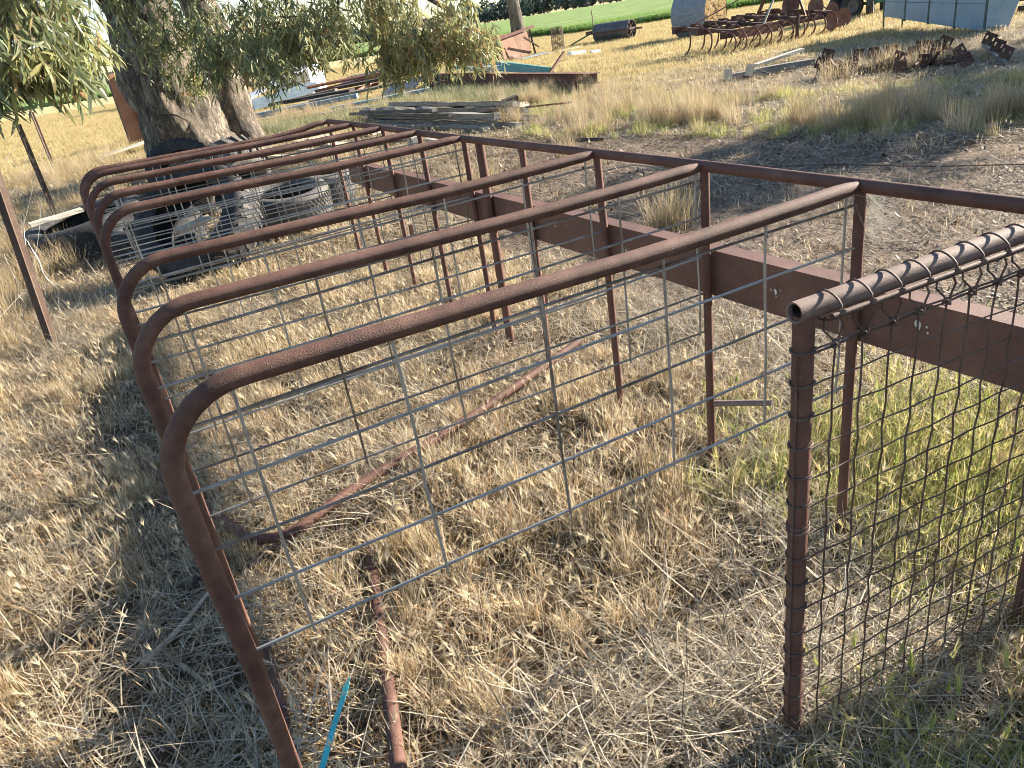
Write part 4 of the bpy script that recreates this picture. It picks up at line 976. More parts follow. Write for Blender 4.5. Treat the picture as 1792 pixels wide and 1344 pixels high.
# implement on rubber wheels
im = thing('seeder_trailer', 'green farm implement on black rubber wheels at the top edge', 'implement', (12.1, 25.1, 0), R(-12))
for (x, y, r, w) in ((-.25, 0, .37, .2), (.05, -.25, .36, .2), (.62, -.15, .37, .2), (1.35, 1.1, .37, .2)):
    wv = obj('wheel', Geo().lathe([(.2, -w * .4), (.24, -w * .5), (r * .93, -w * .5), (r, -w * .3), (r, w * .3), (r * .93, w * .5), (.24, w * .5), (.2, w * .4)], 36, 'y', close=True), M['rubber'], im)
    wv.location = (x, y, r); wv.rotation_euler = (0, 0, R(20 if x < .3 else 70))
    obj('rim', Geo().lathe([(0, -.03), (.05, -.06), (.07, -.03), (.2, -.05), (.2, .05), (.07, .03), (.05, .06), (0, .03)], 24, 'y'), M['drum'], wv)
obj('axle', Geo().beam((-.4, .02, .36), (1.7, .4, .36), .08, .08), M['greenpaint'], im, smooth=False)
for x, y in ((.15, .0), (.75, -.05), (1.5, .9)): obj('upright', Geo().beam((x, y, .3), (x, y + .1, 1.1), .1, .1), M['greenpaint'], im, smooth=False)
obj('chassis', Geo().box((.7, .6, 1.15), (2.6, 1.6, .2)), M['greenpaint'], im, smooth=False)

# blue grey feed bin
A_ = Vector((10.17, 19.26, 0)); B_ = Vector((9.87, 14.98, 0)); LB = (A_ - B_).length
bn = thing('feed_bin', 'blue grey sheet metal feed bin with dark ribs on legs', 'feed bin', tuple(B_), math.atan2(A_.y - B_.y, A_.x - B_.x))
zb = lambda u: .05 + .26 * u / LB
ZT = 1.38; ZS = lambda u: .52 + .1 * u / LB
for k in range(4):
    u0, u1 = LB * k / 4 + .022, LB * (k + 1) / 4 - .022
    obj('panel', slab([(u0, 0, zb(u0)), (u0, .0, ZS(u0) - .006), (u1, 0, ZS(u1) - .006), (u1, 0, zb(u1))], .01), M['binsheet'], bn, smooth=False)
    obj('panel', slab([(u0, 0, ZS(u0) + .006), (u0, .0, ZT), (u1, 0, ZT), (u1, 0, ZS(u1) + .006)], .01), M['binsheet'], bn, smooth=False)
for k in range(5):
    u = LB * k / 4
    obj('rib', Geo().beam((u, .0, zb(u) - .03), (u, .0, ZT), .04, .05), M['binrib'], bn, smooth=False)
obj('end_panel', slab([(-.026, .0, zb(0)), (-.026, -.42, zb(0) + .02), (-.026, -.85, ZT), (-.026, .0, ZT)], .008), M['binsheet'], bn, smooth=False)
obj('end_panel', slab([(LB + .026, .0, zb(LB)), (LB + .026, -.42, zb(LB)), (LB + .026, -.85, ZT), (LB + .026, .0, ZT)], .008), M['binsheet'], bn, smooth=False)
obj('back_panel', slab([(0, -.42, zb(0)), (LB, -.42, zb(LB)), (LB, -.85, ZT), (0, -.85, ZT)], .01), M['binsheet'], bn, smooth=False)
obj('floor_panel', slab([(0, -.012, zb(0)), (LB, -.012, zb(LB)), (LB, -.41, zb(LB)), (0, -.41, zb(0))], .01), M['binsheet'], bn, smooth=False)
for u, v in ((LB, 0), (LB - .1, -.4)): obj('leg', Geo().beam((u, v, 0), (u, v, zb(LB) - .035), .03, .03), M['binrib'], bn, smooth=False)
t = thing('drawbar', 'dark rusty drawbar lying at the right edge behind the bin', 'drawbar', (12.5, 17.6, 0), .7)
obj('beam', Geo().beam((-.4, 0, .12), (1.8, 0, .14), .14, .16), M['darksteel'], t, smooth=False); obj('beam', Geo().beam((.3, -.5, .3), (.3, .9, .3), .1, .1), M['steelred'], t, smooth=False); obj('wheel', Geo().lathe([(.05, -.04), (.26, -.05), (.26, .05), (.05, .04)], 20, 'y', (1.2, -.3, .27), close=True), M['steelred'], t)

# row of steel stubs with square plates
def stub_mesh():
    g = Geo(); n, m = 7, 7; s = .175; hole = {(1, 3), (5, 3), (1, 4), (5, 4)}
    P = {}
    vs_ = []
    for f in (0, 1):
        for i in range(n + 1):
            for j in range(m + 1):
                P[f, i, j] = len(vs_); vs_.append((s * (i / n - .5), f * .008, s * (j / m - .5)))
    fs_ = []
    for i in range(n):
        for j in range(m):
            if (i, j) in hole: continue
            fs_.append((P[0, i, j], P[0, i + 1, j], P[0, i + 1, j + 1], P[0, i, j + 1])); fs_.append((P[1, i, j], P[1, i, j + 1], P[1, i + 1, j + 1], P[1, i + 1, j]))
    for i in range(n): fs_.append((P[0, i, 0], P[1, i, 0], P[1, i + 1, 0], P[0, i + 1, 0])); fs_.append((P[0, i, m], P[0, i + 1, m], P[1, i + 1, m], P[1, i, m]))
    for j in range(m): fs_.append((P[0, 0, j], P[0, 0, j + 1], P[1, 0, j + 1], P[1, 0, j])); fs_.append((P[0, n, j], P[1, n, j], P[1, n, j + 1], P[0, n, j + 1]))
    return mesh_of('plate', g.add(vs_, fs_), False)
PLATE = stub_mesh(); PLATE.materials.append(M['darksteel'])
STUBS = [((5.75, 12.55, .33), (5.9, 12.3, 0), .3), ((5.62, 12.5, .22), (5.8, 12.1, 0), .5), ((5.55, 12.3, .10), (5.95, 12.4, .05), .2), ((6.05, 12.35, .18), (6.4, 12.5, 0), .0),
         ((6.2, 12.45, .27), (6.25, 12.2, 0), .05), ((6.38, 12.35, .27), (6.3, 12.0, 0), .1), ((6.5, 12.2, .22), (6.2, 12.1, 0), -.1), ((6.7, 12.4, .25), (6.65, 12.05, 0), .0), ((6.55, 11.9, .2), (6.7, 11.7, 0), .4),
         ((6.35, 11.5, .11), (6.6, 11.9, .05), .08), ((6.9, 12.1, .22), (6.7, 11.7, 0), -.15), ((7.05, 12.2, .27), (7.2, 11.7, 0), .1), ((7.2, 12.1, .25), (7.0, 11.7, 0), .0), ((6.75, 11.6, .14), (6.9, 11.9, .03), .1), ((6.95, 11.6, .19), (7.2, 11.3, 0), .15),
         ((7.05, 11.4, .08), (7.3, 11.7, .05), .3), ((7.15, 11.75, .32), (7.2, 11.1, 0), .45), ((7.2, 11.45, .2), (7.25, 11.0, 0), -.5), ((7.05, 11.05, .12), (6.8, 11.55, .1), -.55)]
ORD = ['leftmost', 'second', 'third', 'fourth', 'fifth', 'sixth', 'seventh', 'eighth', 'ninth', 'tenth', 'eleventh', 'twelfth', 'thirteenth', 'fourteenth', 'fifteenth', 'sixteenth', 'seventeenth', 'eighteenth', 'rightmost']
STUBS.sort(key=lambda q: q[0][0] / q[0][1])
for i, (p, b, rl) in enumerate(STUBS):
    t = thing('steel_stub', 'dark square holed plate on a rusty stub, %s plate in the tangled row' % (ORD[i] if i in (0, 18) else ORD[i] + ' from left'), 'steel stub', b, 0, 'plated steel stubs in a tangled row')
    d = Vector(p) - Vector(b)
    obj('bar', Geo().beam((0, 0, .0), d * .96, .035, .02), M['wood'] if i % 3 == 1 else M['steelred'], t, smooth=False)
    pl = link('plate', PLATE, parent=t, loc=tuple(d + Vector((0, -.025, 0)))); pl.rotation_euler = (R(random.uniform(-12, 12)), rl, R(random.uniform(-35, 6)))
r_ = random.Random(9)
for i in range(16):
    f = r_.uniform(0, 1); c = Vector((5.75 + 1.5 * f, 12.35 - 1.1 * f + r_.uniform(-.25, .25), r_.uniform(.03, .16))); d = Vector((r_.uniform(-.35, .35), r_.uniform(-.35, .2), r_.uniform(-.06, .14)))
    tag(obj('flat_bar', Geo().beam(c - d, c + d, r_.uniform(.04, .09), .02, r_.uniform(0, 1.5)), M['darksteel'], smooth=False), 'dark rusty flat bar tangled among the plated stubs', 'steel bar', 'flat bars among the plated stubs')
# the long one at the right with three plates
t = thing('plated_bar', 'grey bar with three dark square plates at the right end', 'steel bar', (7.5, 10.95, 0))
obj('bar', Geo().beam((.02, -.05, .03), (.42, 1.05, .17), .05, .04), M['wood'], t, smooth=False)
for k, f in enumerate((.12, .5, .92)):
    q = Vector((.02, -.05, .03)).lerp(Vector((.42, 1.05, .17)), f)
    pl = link('plate', PLATE, parent=t, loc=tuple(q + Vector((.05, -.02, .09)))); pl.rotation_euler = (R(-4), .45, R(-6 - 6 * k))

# far wood on the horizon
def far_wood():
    prng = np.random.default_rng(5); Vv, Qq, Tt = [], [], []; nb = 0; TR = Geo()
    for x in np.concatenate([np.arange(-300, 560, 2.8), np.arange(-300, 560, 3.7)]):
        y = 352 + prng.uniform(-10, 24) - .12 * x; h = prng.uniform(5.0, 9.5) * (1 + .22 * math.sin(x * .05) + .15 * math.sin(x * .21)); w = prng.uniform(2.2, 4.4); n = 240
        u = prng.normal(size=(n, 3)); u /= np.linalg.norm(u, axis=1, keepdims=True); rr = prng.uniform(.2, 1, (n, 1)) ** .45
        c = np.array([x, y, h * .52]) + u * rr * np.array([w, w, h * .48])
        c[:, 2] = np.maximum(c[:, 2], .3)
        s = prng.uniform(.35, .8, (n, 1)); d1 = prng.normal(size=(n, 3)); d1 /= np.linalg.norm(d1, axis=1, keepdims=True); d2 = np.cross(d1, prng.normal(size=(n, 3))); d2 /= np.linalg.norm(d2, axis=1, keepdims=True)
        Vv.append(np.stack([c - d1 * s, c + d2 * s * .8, c + d1 * s, c - d2 * s * .8], 1).reshape(-1, 3))
        Qq.append(np.arange(n * 4).reshape(n, 4) + nb); nb += n * 4
        Tt.append(np.repeat(np.clip(prng.normal(.45, .18) + prng.normal(0, .12, n), 0, 1), 4))
    me = mesh_np('far_wood', np.concatenate(Vv), np.concatenate(Qq), np.concatenate(Tt))
    o = link('far_wood', me, M['hazeleaf'], kind='stuff'); o['label'] = 'distant haze-tinted line of gum trees on the horizon'; o['category'] = 'trees'
far_wood()

# ------------------------------------------------------------------ grass, straw, litter
def blades(P, az, lean, Ln, wd, curl, tint, seg=3):
    """flat tapering blades; lean is the angle from upright at the root, curl is added along the blade"""
    n = len(P); az = np.asarray(az); side = np.stack([-np.sin(az), np.cos(az), np.zeros(n)], 1); out = np.stack([np.cos(az), np.sin(az), np.zeros(n)], 1)
    pts = [P]; p = P.copy()
    for k in range(seg):
        th = lean + curl * (k + .5) / seg
        p = p + (out * np.sin(th)[:, None] + np.array([0, 0, 1.0]) * np.cos(th)[:, None]) * (Ln / seg)[:, None]
        pts.append(p)
    rows = []
    for k in range(seg):
        w = wd * (1 - .75 * (k / seg) ** 1.5) / 2
        rows += [pts[k] - side * w[:, None], pts[k] + side * w[:, None]]
    rows.append(pts[seg])
    m = 2 * seg + 1
    v = np.stack(rows, 1).reshape(-1, 3); b = np.arange(n)[:, None] * m; tr = []
    for k in range(seg - 1):
        tr += [b + np.array([[2 * k, 2 * k + 1, 2 * k + 3]]), b + np.array([[2 * k, 2 * k + 3, 2 * k + 2]])]
    tr.append(b + np.array([[2 * seg - 2, 2 * seg - 1, 2 * seg]]))
    return v, np.concatenate(tr, 0), np.repeat(tint, m), pts[seg], th
class Blades:
    def __init__(s): s.V = []; s.T = []; s.C = []; s.n = 0
    def add(s, *a, **k):
        v, t, c, tip, th = blades(*a, **k); s.V.append(v); s.T.append(t + s.n); s.C.append(c); s.n += len(v); return tip
    def mesh(s, name): return mesh_np(name, np.concatenate(s.V), np.concatenate(s.T), np.clip(np.concatenate(s.C), 0, 1))
def proto_tuft(seed, n, rad, ln, wd, lean, curl, flat=0.0):
    r_ = np.random.default_rng(seed); B = Blades()
    rr = rad * np.sqrt(r_.uniform(0, 1, n)); aa = r_.uniform(0, 6.283, n)
    P = np.stack([rr * np.cos(aa), rr * np.sin(aa), r_.uniform(-.008, .004, n) + flat * r_.uniform(0, 1, n)], 1)
    B.add(P, r_.uniform(0, 6.283, n), np.abs(r_.normal(lean[0], lean[1], n)), r_.uniform(*ln, n), r_.uniform(.7, 1.3, n) * wd, r_.normal(curl[0], curl[1], n), r_.uniform(0, 1, n))
    return B
def proto_heads(seed, n, rad, h, awn, spike=.012, leanmax=.7):
    r_ = np.random.default_rng(seed); B = Blades()
    rr = rad * np.sqrt(r_.uniform(0, 1, n)); aa = r_.uniform(0, 6.283, n)
    P = np.stack([rr * np.cos(aa), rr * np.sin(aa), np.zeros(n)], 1); az = r_.uniform(0, 6.283, n); le = r_.uniform(.05, leanmax, n); cu = r_.uniform(0, .6, n)
    tip = B.add(P, az, le, r_.uniform(*h, n), np.full(n, .0014), cu, r_.uniform(.2, .6, n))
    for k in range(10):
        m = n; a2 = az + r_.normal(0, .45, m); th = le + cu + r_.normal(0, .16, m)
        B.add(tip - np.array([0, 0, .002]), a2, th, r_.uniform(*awn, m), np.full(m, .0016), r_.normal(0, .2, m), r_.uniform(.3, 1, m), seg=2)
    B.add(tip - np.array([0, 0, .004]), az, le + cu, r_.uniform(.9, 1.2, n) * awn[0] * .9, np.full(n, spike), np.zeros(n), r_.uniform(.2, .8, n), seg=3)
    return B
def proto_litter(seed, n=14, rad=.1):
    r_ = np.random.default_rng(seed); B = Blades()
    P = np.stack([r_.uniform(-rad, rad, n), r_.uniform(-rad, rad, n), r_.uniform(.002, .014, n)], 1)
    B.add(P, r_.uniform(0, 6.283, n), r_.normal(1.5, .14, n), r_.uniform(.015, .07, n), r_.uniform(.003, .013, n), r_.normal(0, .3, n), r_.uniform(0, 1, n))
    m = n // 2; P = np.stack([r_.uniform(-rad, rad, m), r_.uniform(-rad, rad, m), r_.uniform(.004, .018, m)], 1)
    B.add(P, r_.uniform(0, 6.283, m), r_.normal(1.52, .1, m), r_.uniform(.04, .15, m), r_.uniform(.0015, .003, m), r_.normal(0, .3, m), r_.uniform(0, 1, m))
    return B
def scatter(name, protos, mat, pts, scl, label, cat='grass', tilt=.12, zoff=0.0, seed=0, sz=None, pick=None):
    r_ = np.random.default_rng(seed + 100); n = len(pts)
    coll = bpy.data.collections.new(name + '_forms')
    for i, b in enumerate(protos):
        me = b.mesh('%s_form' % name) if isinstance(b, Blades) else b
        if mat is not None: me.materials.append(mat)
        coll.objects.link(bpy.data.objects.new('%s_form_%02d' % (name, i), me))
    me = bpy.data.meshes.new(name)
    co = np.concatenate([pts, (gz(pts[:, 0], pts[:, 1]) + zoff)[:, None]], 1) if pts.shape[1] == 2 else pts
    me.vertices.add(n); me.vertices.foreach_set('co', co.astype(np.float32).ravel())
    a = me.attributes.new('turn', 'FLOAT_VECTOR', 'POINT')
    a.data.foreach_set('vector', np.stack([r_.normal(0, tilt, n), r_.normal(0, tilt, n), r_.uniform(0, 6.283, n)], 1).astype(np.float32).ravel())
    a = me.attributes.new('size', 'FLOAT_VECTOR', 'POINT'); s3 = np.repeat(np.asarray(scl)[:, None], 3, 1)
    if sz is not None: s3[:, 2] *= sz
    a.data.foreach_set('vector', s3.astype(np.float32).ravel())
    a = me.attributes.new('pick', 'INT', 'POINT'); a.data.foreach_set('value', (r_.integers(0, len(protos), n) if pick is None else pick).astype(np.int32))
    o = link(name, me, None, kind='stuff'); o['label'] = label; o['category'] = cat
    ng = bpy.data.node_groups.new(name + '_scatter', 'GeometryNodeTree')
    ng.interface.new_socket('Geometry', in_out='INPUT', socket_type='NodeSocketGeometry'); ng.interface.new_socket('Geometry', in_out='OUTPUT', socket_type='NodeSocketGeometry')
    gi = ng.nodes.new('NodeGroupInput'); go = ng.nodes.new('NodeGroupOutput')
    ci = ng.nodes.new('GeometryNodeCollectionInfo'); ci.inputs['Collection'].default_value = coll; ci.inputs['Separate Children'].default_value = True; ci.inputs['Reset Children'].default_value = True
    ip = ng.nodes.new('GeometryNodeInstanceOnPoints'); ip.inputs['Pick Instance'].default_value = True
    def na(nm, ty):
        x = ng.nodes.new('GeometryNodeInputNamedAttribute'); x.data_type = ty; x.inputs['Name'].default_value = nm; return [s for s in x.outputs if s.enabled and s.name == 'Attribute'][0]
    L = ng.links.new
    L(gi.outputs[0], ip.inputs['Points']); L(ci.outputs[0], ip.inputs['Instance']); L(na('pick', 'INT'), ip.inputs['Instance Index'])
    er = ng.nodes.new('FunctionNodeEulerToRotation'); L(na('turn', 'FLOAT_VECTOR'), er.inputs[0]); L(er.outputs[0], ip.inputs['Rotation'])
    L(na('size', 'FLOAT_VECTOR'), ip.inputs['Scale']); L(ip.outputs[0], go.inputs[0])
    md = o.modifiers.new('scatter', 'NODES'); md.node_group = ng
    return o
def field(D0, y0, y1, p, ref=2.2, seed=0):
    """random ground points in and round the view, thinning with distance"""
    r_ = np.random.default_rng(seed); ys = np.linspace(y0, y1, 400); wdt = 1.30 * ys + 2.6; den = D0 * np.minimum(1, (ref / ys) ** p) * wdt
    N_ = int(np.sum(den) * (ys[1] - ys[0])); cdf = np.cumsum(den); cdf /= cdf[-1]
    y = np.interp(r_.uniform(0, 1, N_), cdf, ys); x = r_.uniform(-(.63 * y + 1.3), .67 * y + 1.3)
    return np.stack([x, y], 1), r_
def avoid(p):
    return ~(np.hypot(p[:, 0] + 4.85, p[:, 1] - 13.6) < .8) & ~((p[:, 1] > 60))

# one square of mixed dry grass: tangle, upright stems, bristly heads, fallen straws
class Mix:
    def __init__(s): s.parts = []
    def put(s, B, mi): s.parts.append((B, mi)); return s
    def mesh(s, name):
        V, T, C, I = [], [], [], []; n = 0
        for B, mi in s.parts:
            for v, t, c in zip(B.V, B.T, B.C): V.append(v); C.append(c)
            for t in B.T: T.append(t + n); I.append(np.full(len(t), mi))
            n += B.n
        me = mesh_np(name, np.concatenate(V), np.concatenate(T), np.clip(np.concatenate(C), 0, 1))
        me.polygons.foreach_set('material_index', np.concatenate(I).astype(np.int32)); return me
def sq(r_, n, S, z0=-.006, z1=.004): return np.stack([r_.uniform(-S / 2, S / 2, n), r_.uniform(-S / 2, S / 2, n), r_.uniform(z0, z1, n)], 1)
def clumpy(r_, n, S, k=14, sd=.035):
    c = r_.uniform(-S / 2, S / 2, (k, 2)); w = r_.dirichlet(np.full(k, .8)); q = r_.choice(k, n, p=w)
    p = c[q] + r_.normal(0, sd, (n, 2)); p = np.where(np.abs(p) > S / 2 + .03, r_.uniform(-S / 2, S / 2, p.shape), p)
    return np.concatenate([p, r_.uniform(-.006, .004, (n, 1))], 1)
def square(seed, S=.40, tangle=980, upright=300, heads=34, straws=120, wd=.0034, hgt=1.0):
    r_ = np.random.default_rng(seed); mx = Mix(); k = S * S / .16
    B = Blades(); n = int(tangle * k * .55); m = int(tangle * k * .45)
    for P in (sq(r_, n, S, -.004, .012), clumpy(r_, m, S)):
        q = len(P); B.add(P, r_.uniform(0, 6.283, q), np.abs(r_.normal(1.08, .42, q)), r_.uniform(.035, .125, q) * hgt, r_.uniform(.5, 1.4, q) * wd, r_.normal(.4, .8, q), r_.uniform(0, 1, q))
    mx.put(B, 0)
    if upright:
        B = Blades(); P = clumpy(r_, int(upright * k), S, 16, .025); q = len(P)
        B.add(P, r_.uniform(0, 6.283, q), np.abs(r_.normal(.3, .25, q)), r_.uniform(.05, .13, q) * hgt, r_.uniform(.6, 1.2, q) * wd * .85, r_.normal(.35, .4, q), np.clip(r_.normal(.55, .22, q), 0, 1)); mx.put(B, 0)
    if heads:
        h = proto_heads(seed + 1, int(heads * k), S * .62, (.05 * hgt, .13 * hgt), (.028, .05), .0042, 1.2); mx.put(h, 1)
    if straws:
        B = Blades(); P = sq(r_, int(straws * k), S, .005, .06); q = len(P)
        B.add(P, r_.uniform(0, 6.283, q), r_.normal(1.45, .14, q), r_.uniform(.07, .28, q), r_.uniform(.6, 1.25, q) * wd * 1.05, r_.normal(.1, .25, q), r_.uniform(0, 1, q)); mx.put(B, 2)
    return mx
def litter_square(seed, S=.40, n=520):
    r_ = np.random.default_rng(seed); B = Blades()
    P = sq(r_, n, S, .001, .012); B.add(P, r_.uniform(0, 6.283, n), r_.normal(1.5, .16, n), r_.uniform(.010, .055, n), r_.uniform(.002, .010, n), r_.normal(0, .35, n), r_.uniform(0, 1, n))
    m = n // 3; P = sq(r_, m, S, .003, .02); B.add(P, r_.uniform(0, 6.283, m), r_.normal(1.5, .12, m), r_.uniform(.03, .15, m), r_.uniform(.0012, .0028, m), r_.normal(0, .35, m), r_.uniform(0, 1, m))
    m = n // 40; P = sq(r_, m, S, .0, .006); B.add(P, r_.uniform(0, 6.283, m), r_.normal(1.2, .3, m), r_.uniform(.02, .06, m), r_.uniform(.012, .022, m), r_.normal(0, .5, m), r_.uniform(0, 1, m))
    return Mix().put(B, 0)
def tiles(step, y0, y1, seed):
    r_ = np.random.default_rng(seed); out = []
    for y in np.arange(y0, y1, step):
        for x in np.arange(-(.63 * y + 1.2), .67 * y + 1.2, step): out.append((x, y))
    P = np.array(out); return P + r_.uniform(-.2, .2, P.shape) * step, r_
def scatter_mix(name, protos, mats, *a, **k):
    ms = []
    for i, p in enumerate(protos):
        me = p.mesh('%s_form' % name)
        for m in mats: me.materials.append(m)
        ms.append(me)
    return scatter(name, ms, None, *a, **k)
GM = [M['straw'], M['seed'], M['greyst']]
KINDS = [square(200 + k) for k in range(5)] + [square(220 + k, tangle=620, upright=640, heads=60, straws=44, hgt=1.25) for k in range(4)] + [square(240 + k, tangle=760, upright=70, heads=22, straws=270) for k in range(4)] + [square(260 + k, tangle=560, upright=60, heads=12, straws=130) for k in range(3)]
def choose(P, r_):
    fx, fy = frame_xy(P[:, 0], P[:, 1]); n = len(P)
    w = wob(P[:, 0], P[:, 1], 1.1, 2); u = r_.uniform(-.35, .35, n) + w
    pen = (fy > -.75) & (fy < 1.35) & (fx > .1) & (fx < 3.6)
    k = np.where(u > .18 - .35 * pen, r_.integers(5, 9, n), np.where(u < -.28, r_.integers(9, 13, n), r_.integers(0, 5, n)))
    w2 = wob(P[:, 0], P[:, 1], 2.6, 7); k = np.where((w2 < -.42) | ((w < -.5) & (r_.uniform(0, 1, n) < .5)), r_.integers(13, 16, n), k)
    edge = (fx > .3) & (fy < -.35); k = np.where(edge & (r_.uniform(0, 1, n) < .7), r_.integers(9, 16, n), k)
    return k
Pn, r_ = tiles(.33, .3, 6.2, 1); d = f_dirt(Pn[:, 0], Pn[:, 1]); Pg = Pn[~d]; kg = choose(Pg, r_)
Pf, r2 = tiles(.62, 6.4, 17.5, 2); Pf = Pf[avoid(Pf)]; df = f_dirt(Pf[:, 0], Pf[:, 1]); Pq = Pf[~df]; kq = choose(Pq, r2)
PA = np.concatenate([Pg, Pq]); SA = np.concatenate([r_.uniform(.92, 1.1, len(Pg)), r2.uniform(1.75, 2.1, len(Pq))])
scatter_mix('dry_grass', KINDS, GM, PA, SA, 'short tangled dry grass with bristly heads covering the ground', seed=1, tilt=.03, pick=np.concatenate([kg, kq]), sz=np.concatenate([r_.uniform(.75, 1.1, len(Pg)), r2.uniform(.32, .55, len(Pq))]))
PD = np.concatenate([Pn[d], Pf[df]]); SD = np.concatenate([r_.uniform(.95, 1.1, d.sum()), r2.uniform(1.7, 2.0, df.sum())])
scatter_mix('leaf_litter', [litter_square(300 + k) for k in range(6)], [M['litter']], PD, SD, 'dead leaves, chips and twigs strewn on bare dirt', 'leaf litter', .03, seed=12)
PT, r_ = tiles(.5, .6, 11, 14); PT = PT[f_dirt(PT[:, 0], PT[:, 1]) & (r_.uniform(0, 1, len(PT)) < .5)]
scatter_mix('sparse_grass', [square(280 + k, tangle=120, upright=10, heads=2, straws=26) for k in range(4)], GM, PT, r_.uniform(.8, 1.2, len(PT)), 'sparse dry wisps of grass on the bare dirt', seed=15, tilt=.03)
# thick mats of grey straw
def mound(cx, cy, rx, ry, n, r_): 
    return np.stack([r_.normal(cx, rx, n), r_.normal(cy, ry, n)], 1)
r_ = np.random.default_rng(77)
P = np.concatenate([mound(.33, 1.28, .2, .12, 50, r_), mound(.72, 1.22, .2, .14, 50, r_), mound(.9, 1.72, .16, .12, 40, r_), mound(.85, 1.34, .3, .07, 60, r_), mound(-3.6, 6.0, .4, .6, 120, r_), mound(-3.0, 5.0, .3, .4, 90, r_), mound(-1.0, 4.2, .5, .6, 110, r_), mound(-.75, 2.9, .3, .25, 60, r_), mound(1.0, 3.5, .3, .5, 150, r_)])
scatter('straw_mat', [proto_tuft(90 + k, 20, .10, (.08, .32), .0028, (1.25, .3), (.4, .9), .08) for k in range(6)], M['greyst'], P, r_.uniform(.7, 1.15, len(P)), 'matted pale straw heaped at the gate foot and old fence', 'straw', .08, seed=5)
# green-gold grass at the gate and beyond
r_ = np.random.default_rng(78)
P = np.concatenate([mound(1.3, 2.0, .25, .25, 200, r_), mound(1.75, 2.2, .35, .3, 170, r_), mound(.95, 2.2, .2, .2, 40, r_), mound(1.0, 1.02, .25, .12, 60, r_)])
scatter('green_grass', [proto_tuft(110 + k, 26, .06, (.08, .2), .0034, (.35, .25), (.45, .4)) for k in range(5)], M['greengr'], P, r_.uniform(.7, 1.25, len(P)), 'green-gold grass growing behind the mesh gate', seed=6)
P2 = P[r_.uniform(0, 1, len(P)) < .6]
scatter('green_heads', [proto_heads(120 + k, 3, .06, (.14, .24), (.03, .05), .010, .6) for k in range(5)], M['greengr'], P2, r_.uniform(.8, 1.2, len(P2)), 'bristly green-gold seed heads behind the mesh gate', seed=7)
# strip of rank grass across the mid ground
r_ = np.random.default_rng(79)
P = np.stack([r_.uniform(.2, 11, 12000), r_.uniform(5.5, 19, 12000)], 1); P = P[f_strip(P[:, 0], P[:, 1])]
Pg = P[(wob(P[:, 0], P[:, 1], .9, 3) > -.15)]; Pt = P[(wob(P[:, 0], P[:, 1], .9, 3) <= .1)]
scatter('rank_grass', [proto_tuft(130 + k, 60, .13, (.12, .30), .0055, (.4, .28), (.5, .4)) for k in range(5)], M['greengr'], Pg[:900], np.clip(.6 + .45 * wob(Pg[:900, 0], Pg[:900, 1], 2.4, 5), .25, 1.1) * r_.uniform(.7, 1.1, len(Pg[:900])), 'yellow-green strip of rank grass beyond the bare dirt', seed=8)
r_ = np.random.default_rng(80)
def clumps(cx, cy, rx, ry, nc, per, r_, sd=.10):
    c = mound(cx, cy, rx, ry, nc, r_); return np.concatenate([mound(q[0], q[1], sd * f, sd * f, max(2, int(per * f)), r_) for q, f in zip(c, r_.uniform(.4, 1.4, nc))])
ex = np.concatenate([mound(1.34, 5.5, .06, .06, 9, r_), mound(-.07, 7.9, .1, .1, 9, r_), clumps(1.3, 15.4, .5, 1.2, 10, 6, r_), clumps(2.2, 12.9, .6, 1.2, 20, 6, r_), clumps(2.9, 10.6, .45, .6, 12, 6, r_), clumps(4.1, 8.2, .4, .5, 11, 6, r_), clumps(5.2, 7.5, .4, .4, 9, 6, r_), mound(-5.5, 8.8, .3, .8, 70, r_), mound(-4.5, 6.7, .3, .5, 60, r_), mound(-3.9, 5.6, .2, .3, 24, r_), mound(-8.3, 16.3, .7, 1.3, 90, r_), mound(-6.5, 12.0, .6, 1.3, 40, r_), mound(-4.6, 20.5, 1.4, .8, 90, r_), mound(6.3, 11.9, .6, .3, 45, r_)])
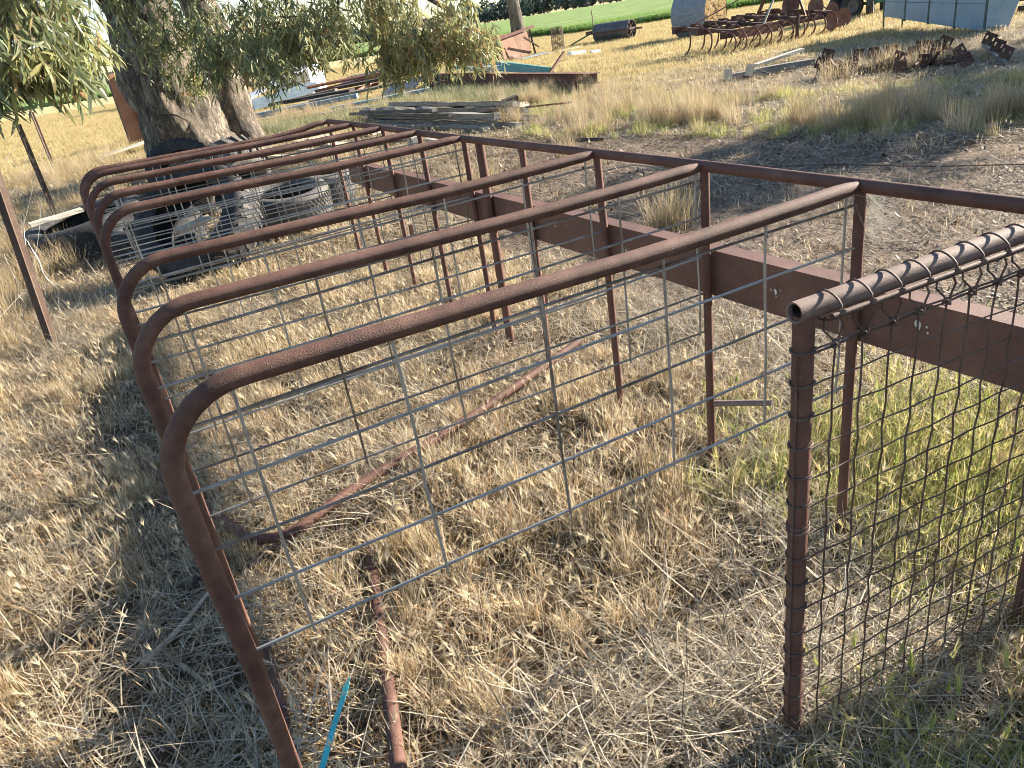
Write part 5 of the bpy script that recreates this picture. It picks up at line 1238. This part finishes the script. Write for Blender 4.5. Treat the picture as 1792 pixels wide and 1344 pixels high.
Pt = np.concatenate([Pt[:60], ex])
scatter('tall_dry_grass', [proto_tuft(140 + k, 70, .10, (.2, .52), .0042, (.22, .18), (.4, .35)) for k in range(5)], M['tallgr'], Pt, r_.uniform(.55, 1.05, len(Pt)), 'tall feathery dry grass clumps along the dirt edge', seed=9)
# grass round the timber and the scrap
r_ = np.random.default_rng(81)
P = np.concatenate([mound(-.6, 20.2, 1.3, 1.2, 260, r_), mound(-2.6, 18.0, .9, .8, 100, r_), mound(1.0, 17.0, .7, 1.2, 220, r_), mound(-4.6, 18.6, .9, .8, 150, r_)])
scatter('scrap_grass', [proto_tuft(150 + k, 60, .2, (.12, .34), .007, (.4, .28), (.5, .4)) for k in range(4)], M['greygreen'], P, r_.uniform(.6, 1.15, len(P)), 'long grey-green grass growing between timber stack and beams', seed=10)
# wide dry pasture behind
def pasture_square(seed, S=1.6, n=1500):
    r_ = np.random.default_rng(seed); B = Blades(); P = np.concatenate([sq(r_, n // 2, S), clumpy(r_, n // 2, S, 22, .1)]); q = len(P)
    B.add(P, r_.uniform(0, 6.283, q), np.abs(r_.normal(.65, .4, q)), r_.uniform(.05, .16, q), r_.uniform(.6, 1.3, q) * .009, r_.normal(.3, .4, q), r_.uniform(0, 1, q), seg=2)
    return Mix().put(B, 0)
P, r_ = tiles(1.35, 15.5, 66, 11); P = P[(P[:, 1] < y_edge(P[:, 0]) - .4) & avoid(P)]
scatter_mix('dry_pasture', [pasture_square(160 + k) for k in range(5)], [M['pasture']], P, r_.uniform(.9, 1.15, len(P)), 'short golden pasture stretching to the crop edge', seed=11, tilt=.02)
# wheat at the near edge of the crop
r_ = np.random.default_rng(13); x = r_.uniform(-45, 42, 15000); P = np.stack([x, y_edge(x) - .25 + np.abs(r_.normal(0, 3.2, len(x)))], 1)
scatter('wheat', [proto_tuft(180 + k, 26, .2, (.28, .55), .022, (.2, .15), (.5, .4)) for k in range(4)], M['wheat'], P, r_.uniform(.8, 1.2, len(P)), 'bright green young wheat along the crop edge', 'crop', seed=13)
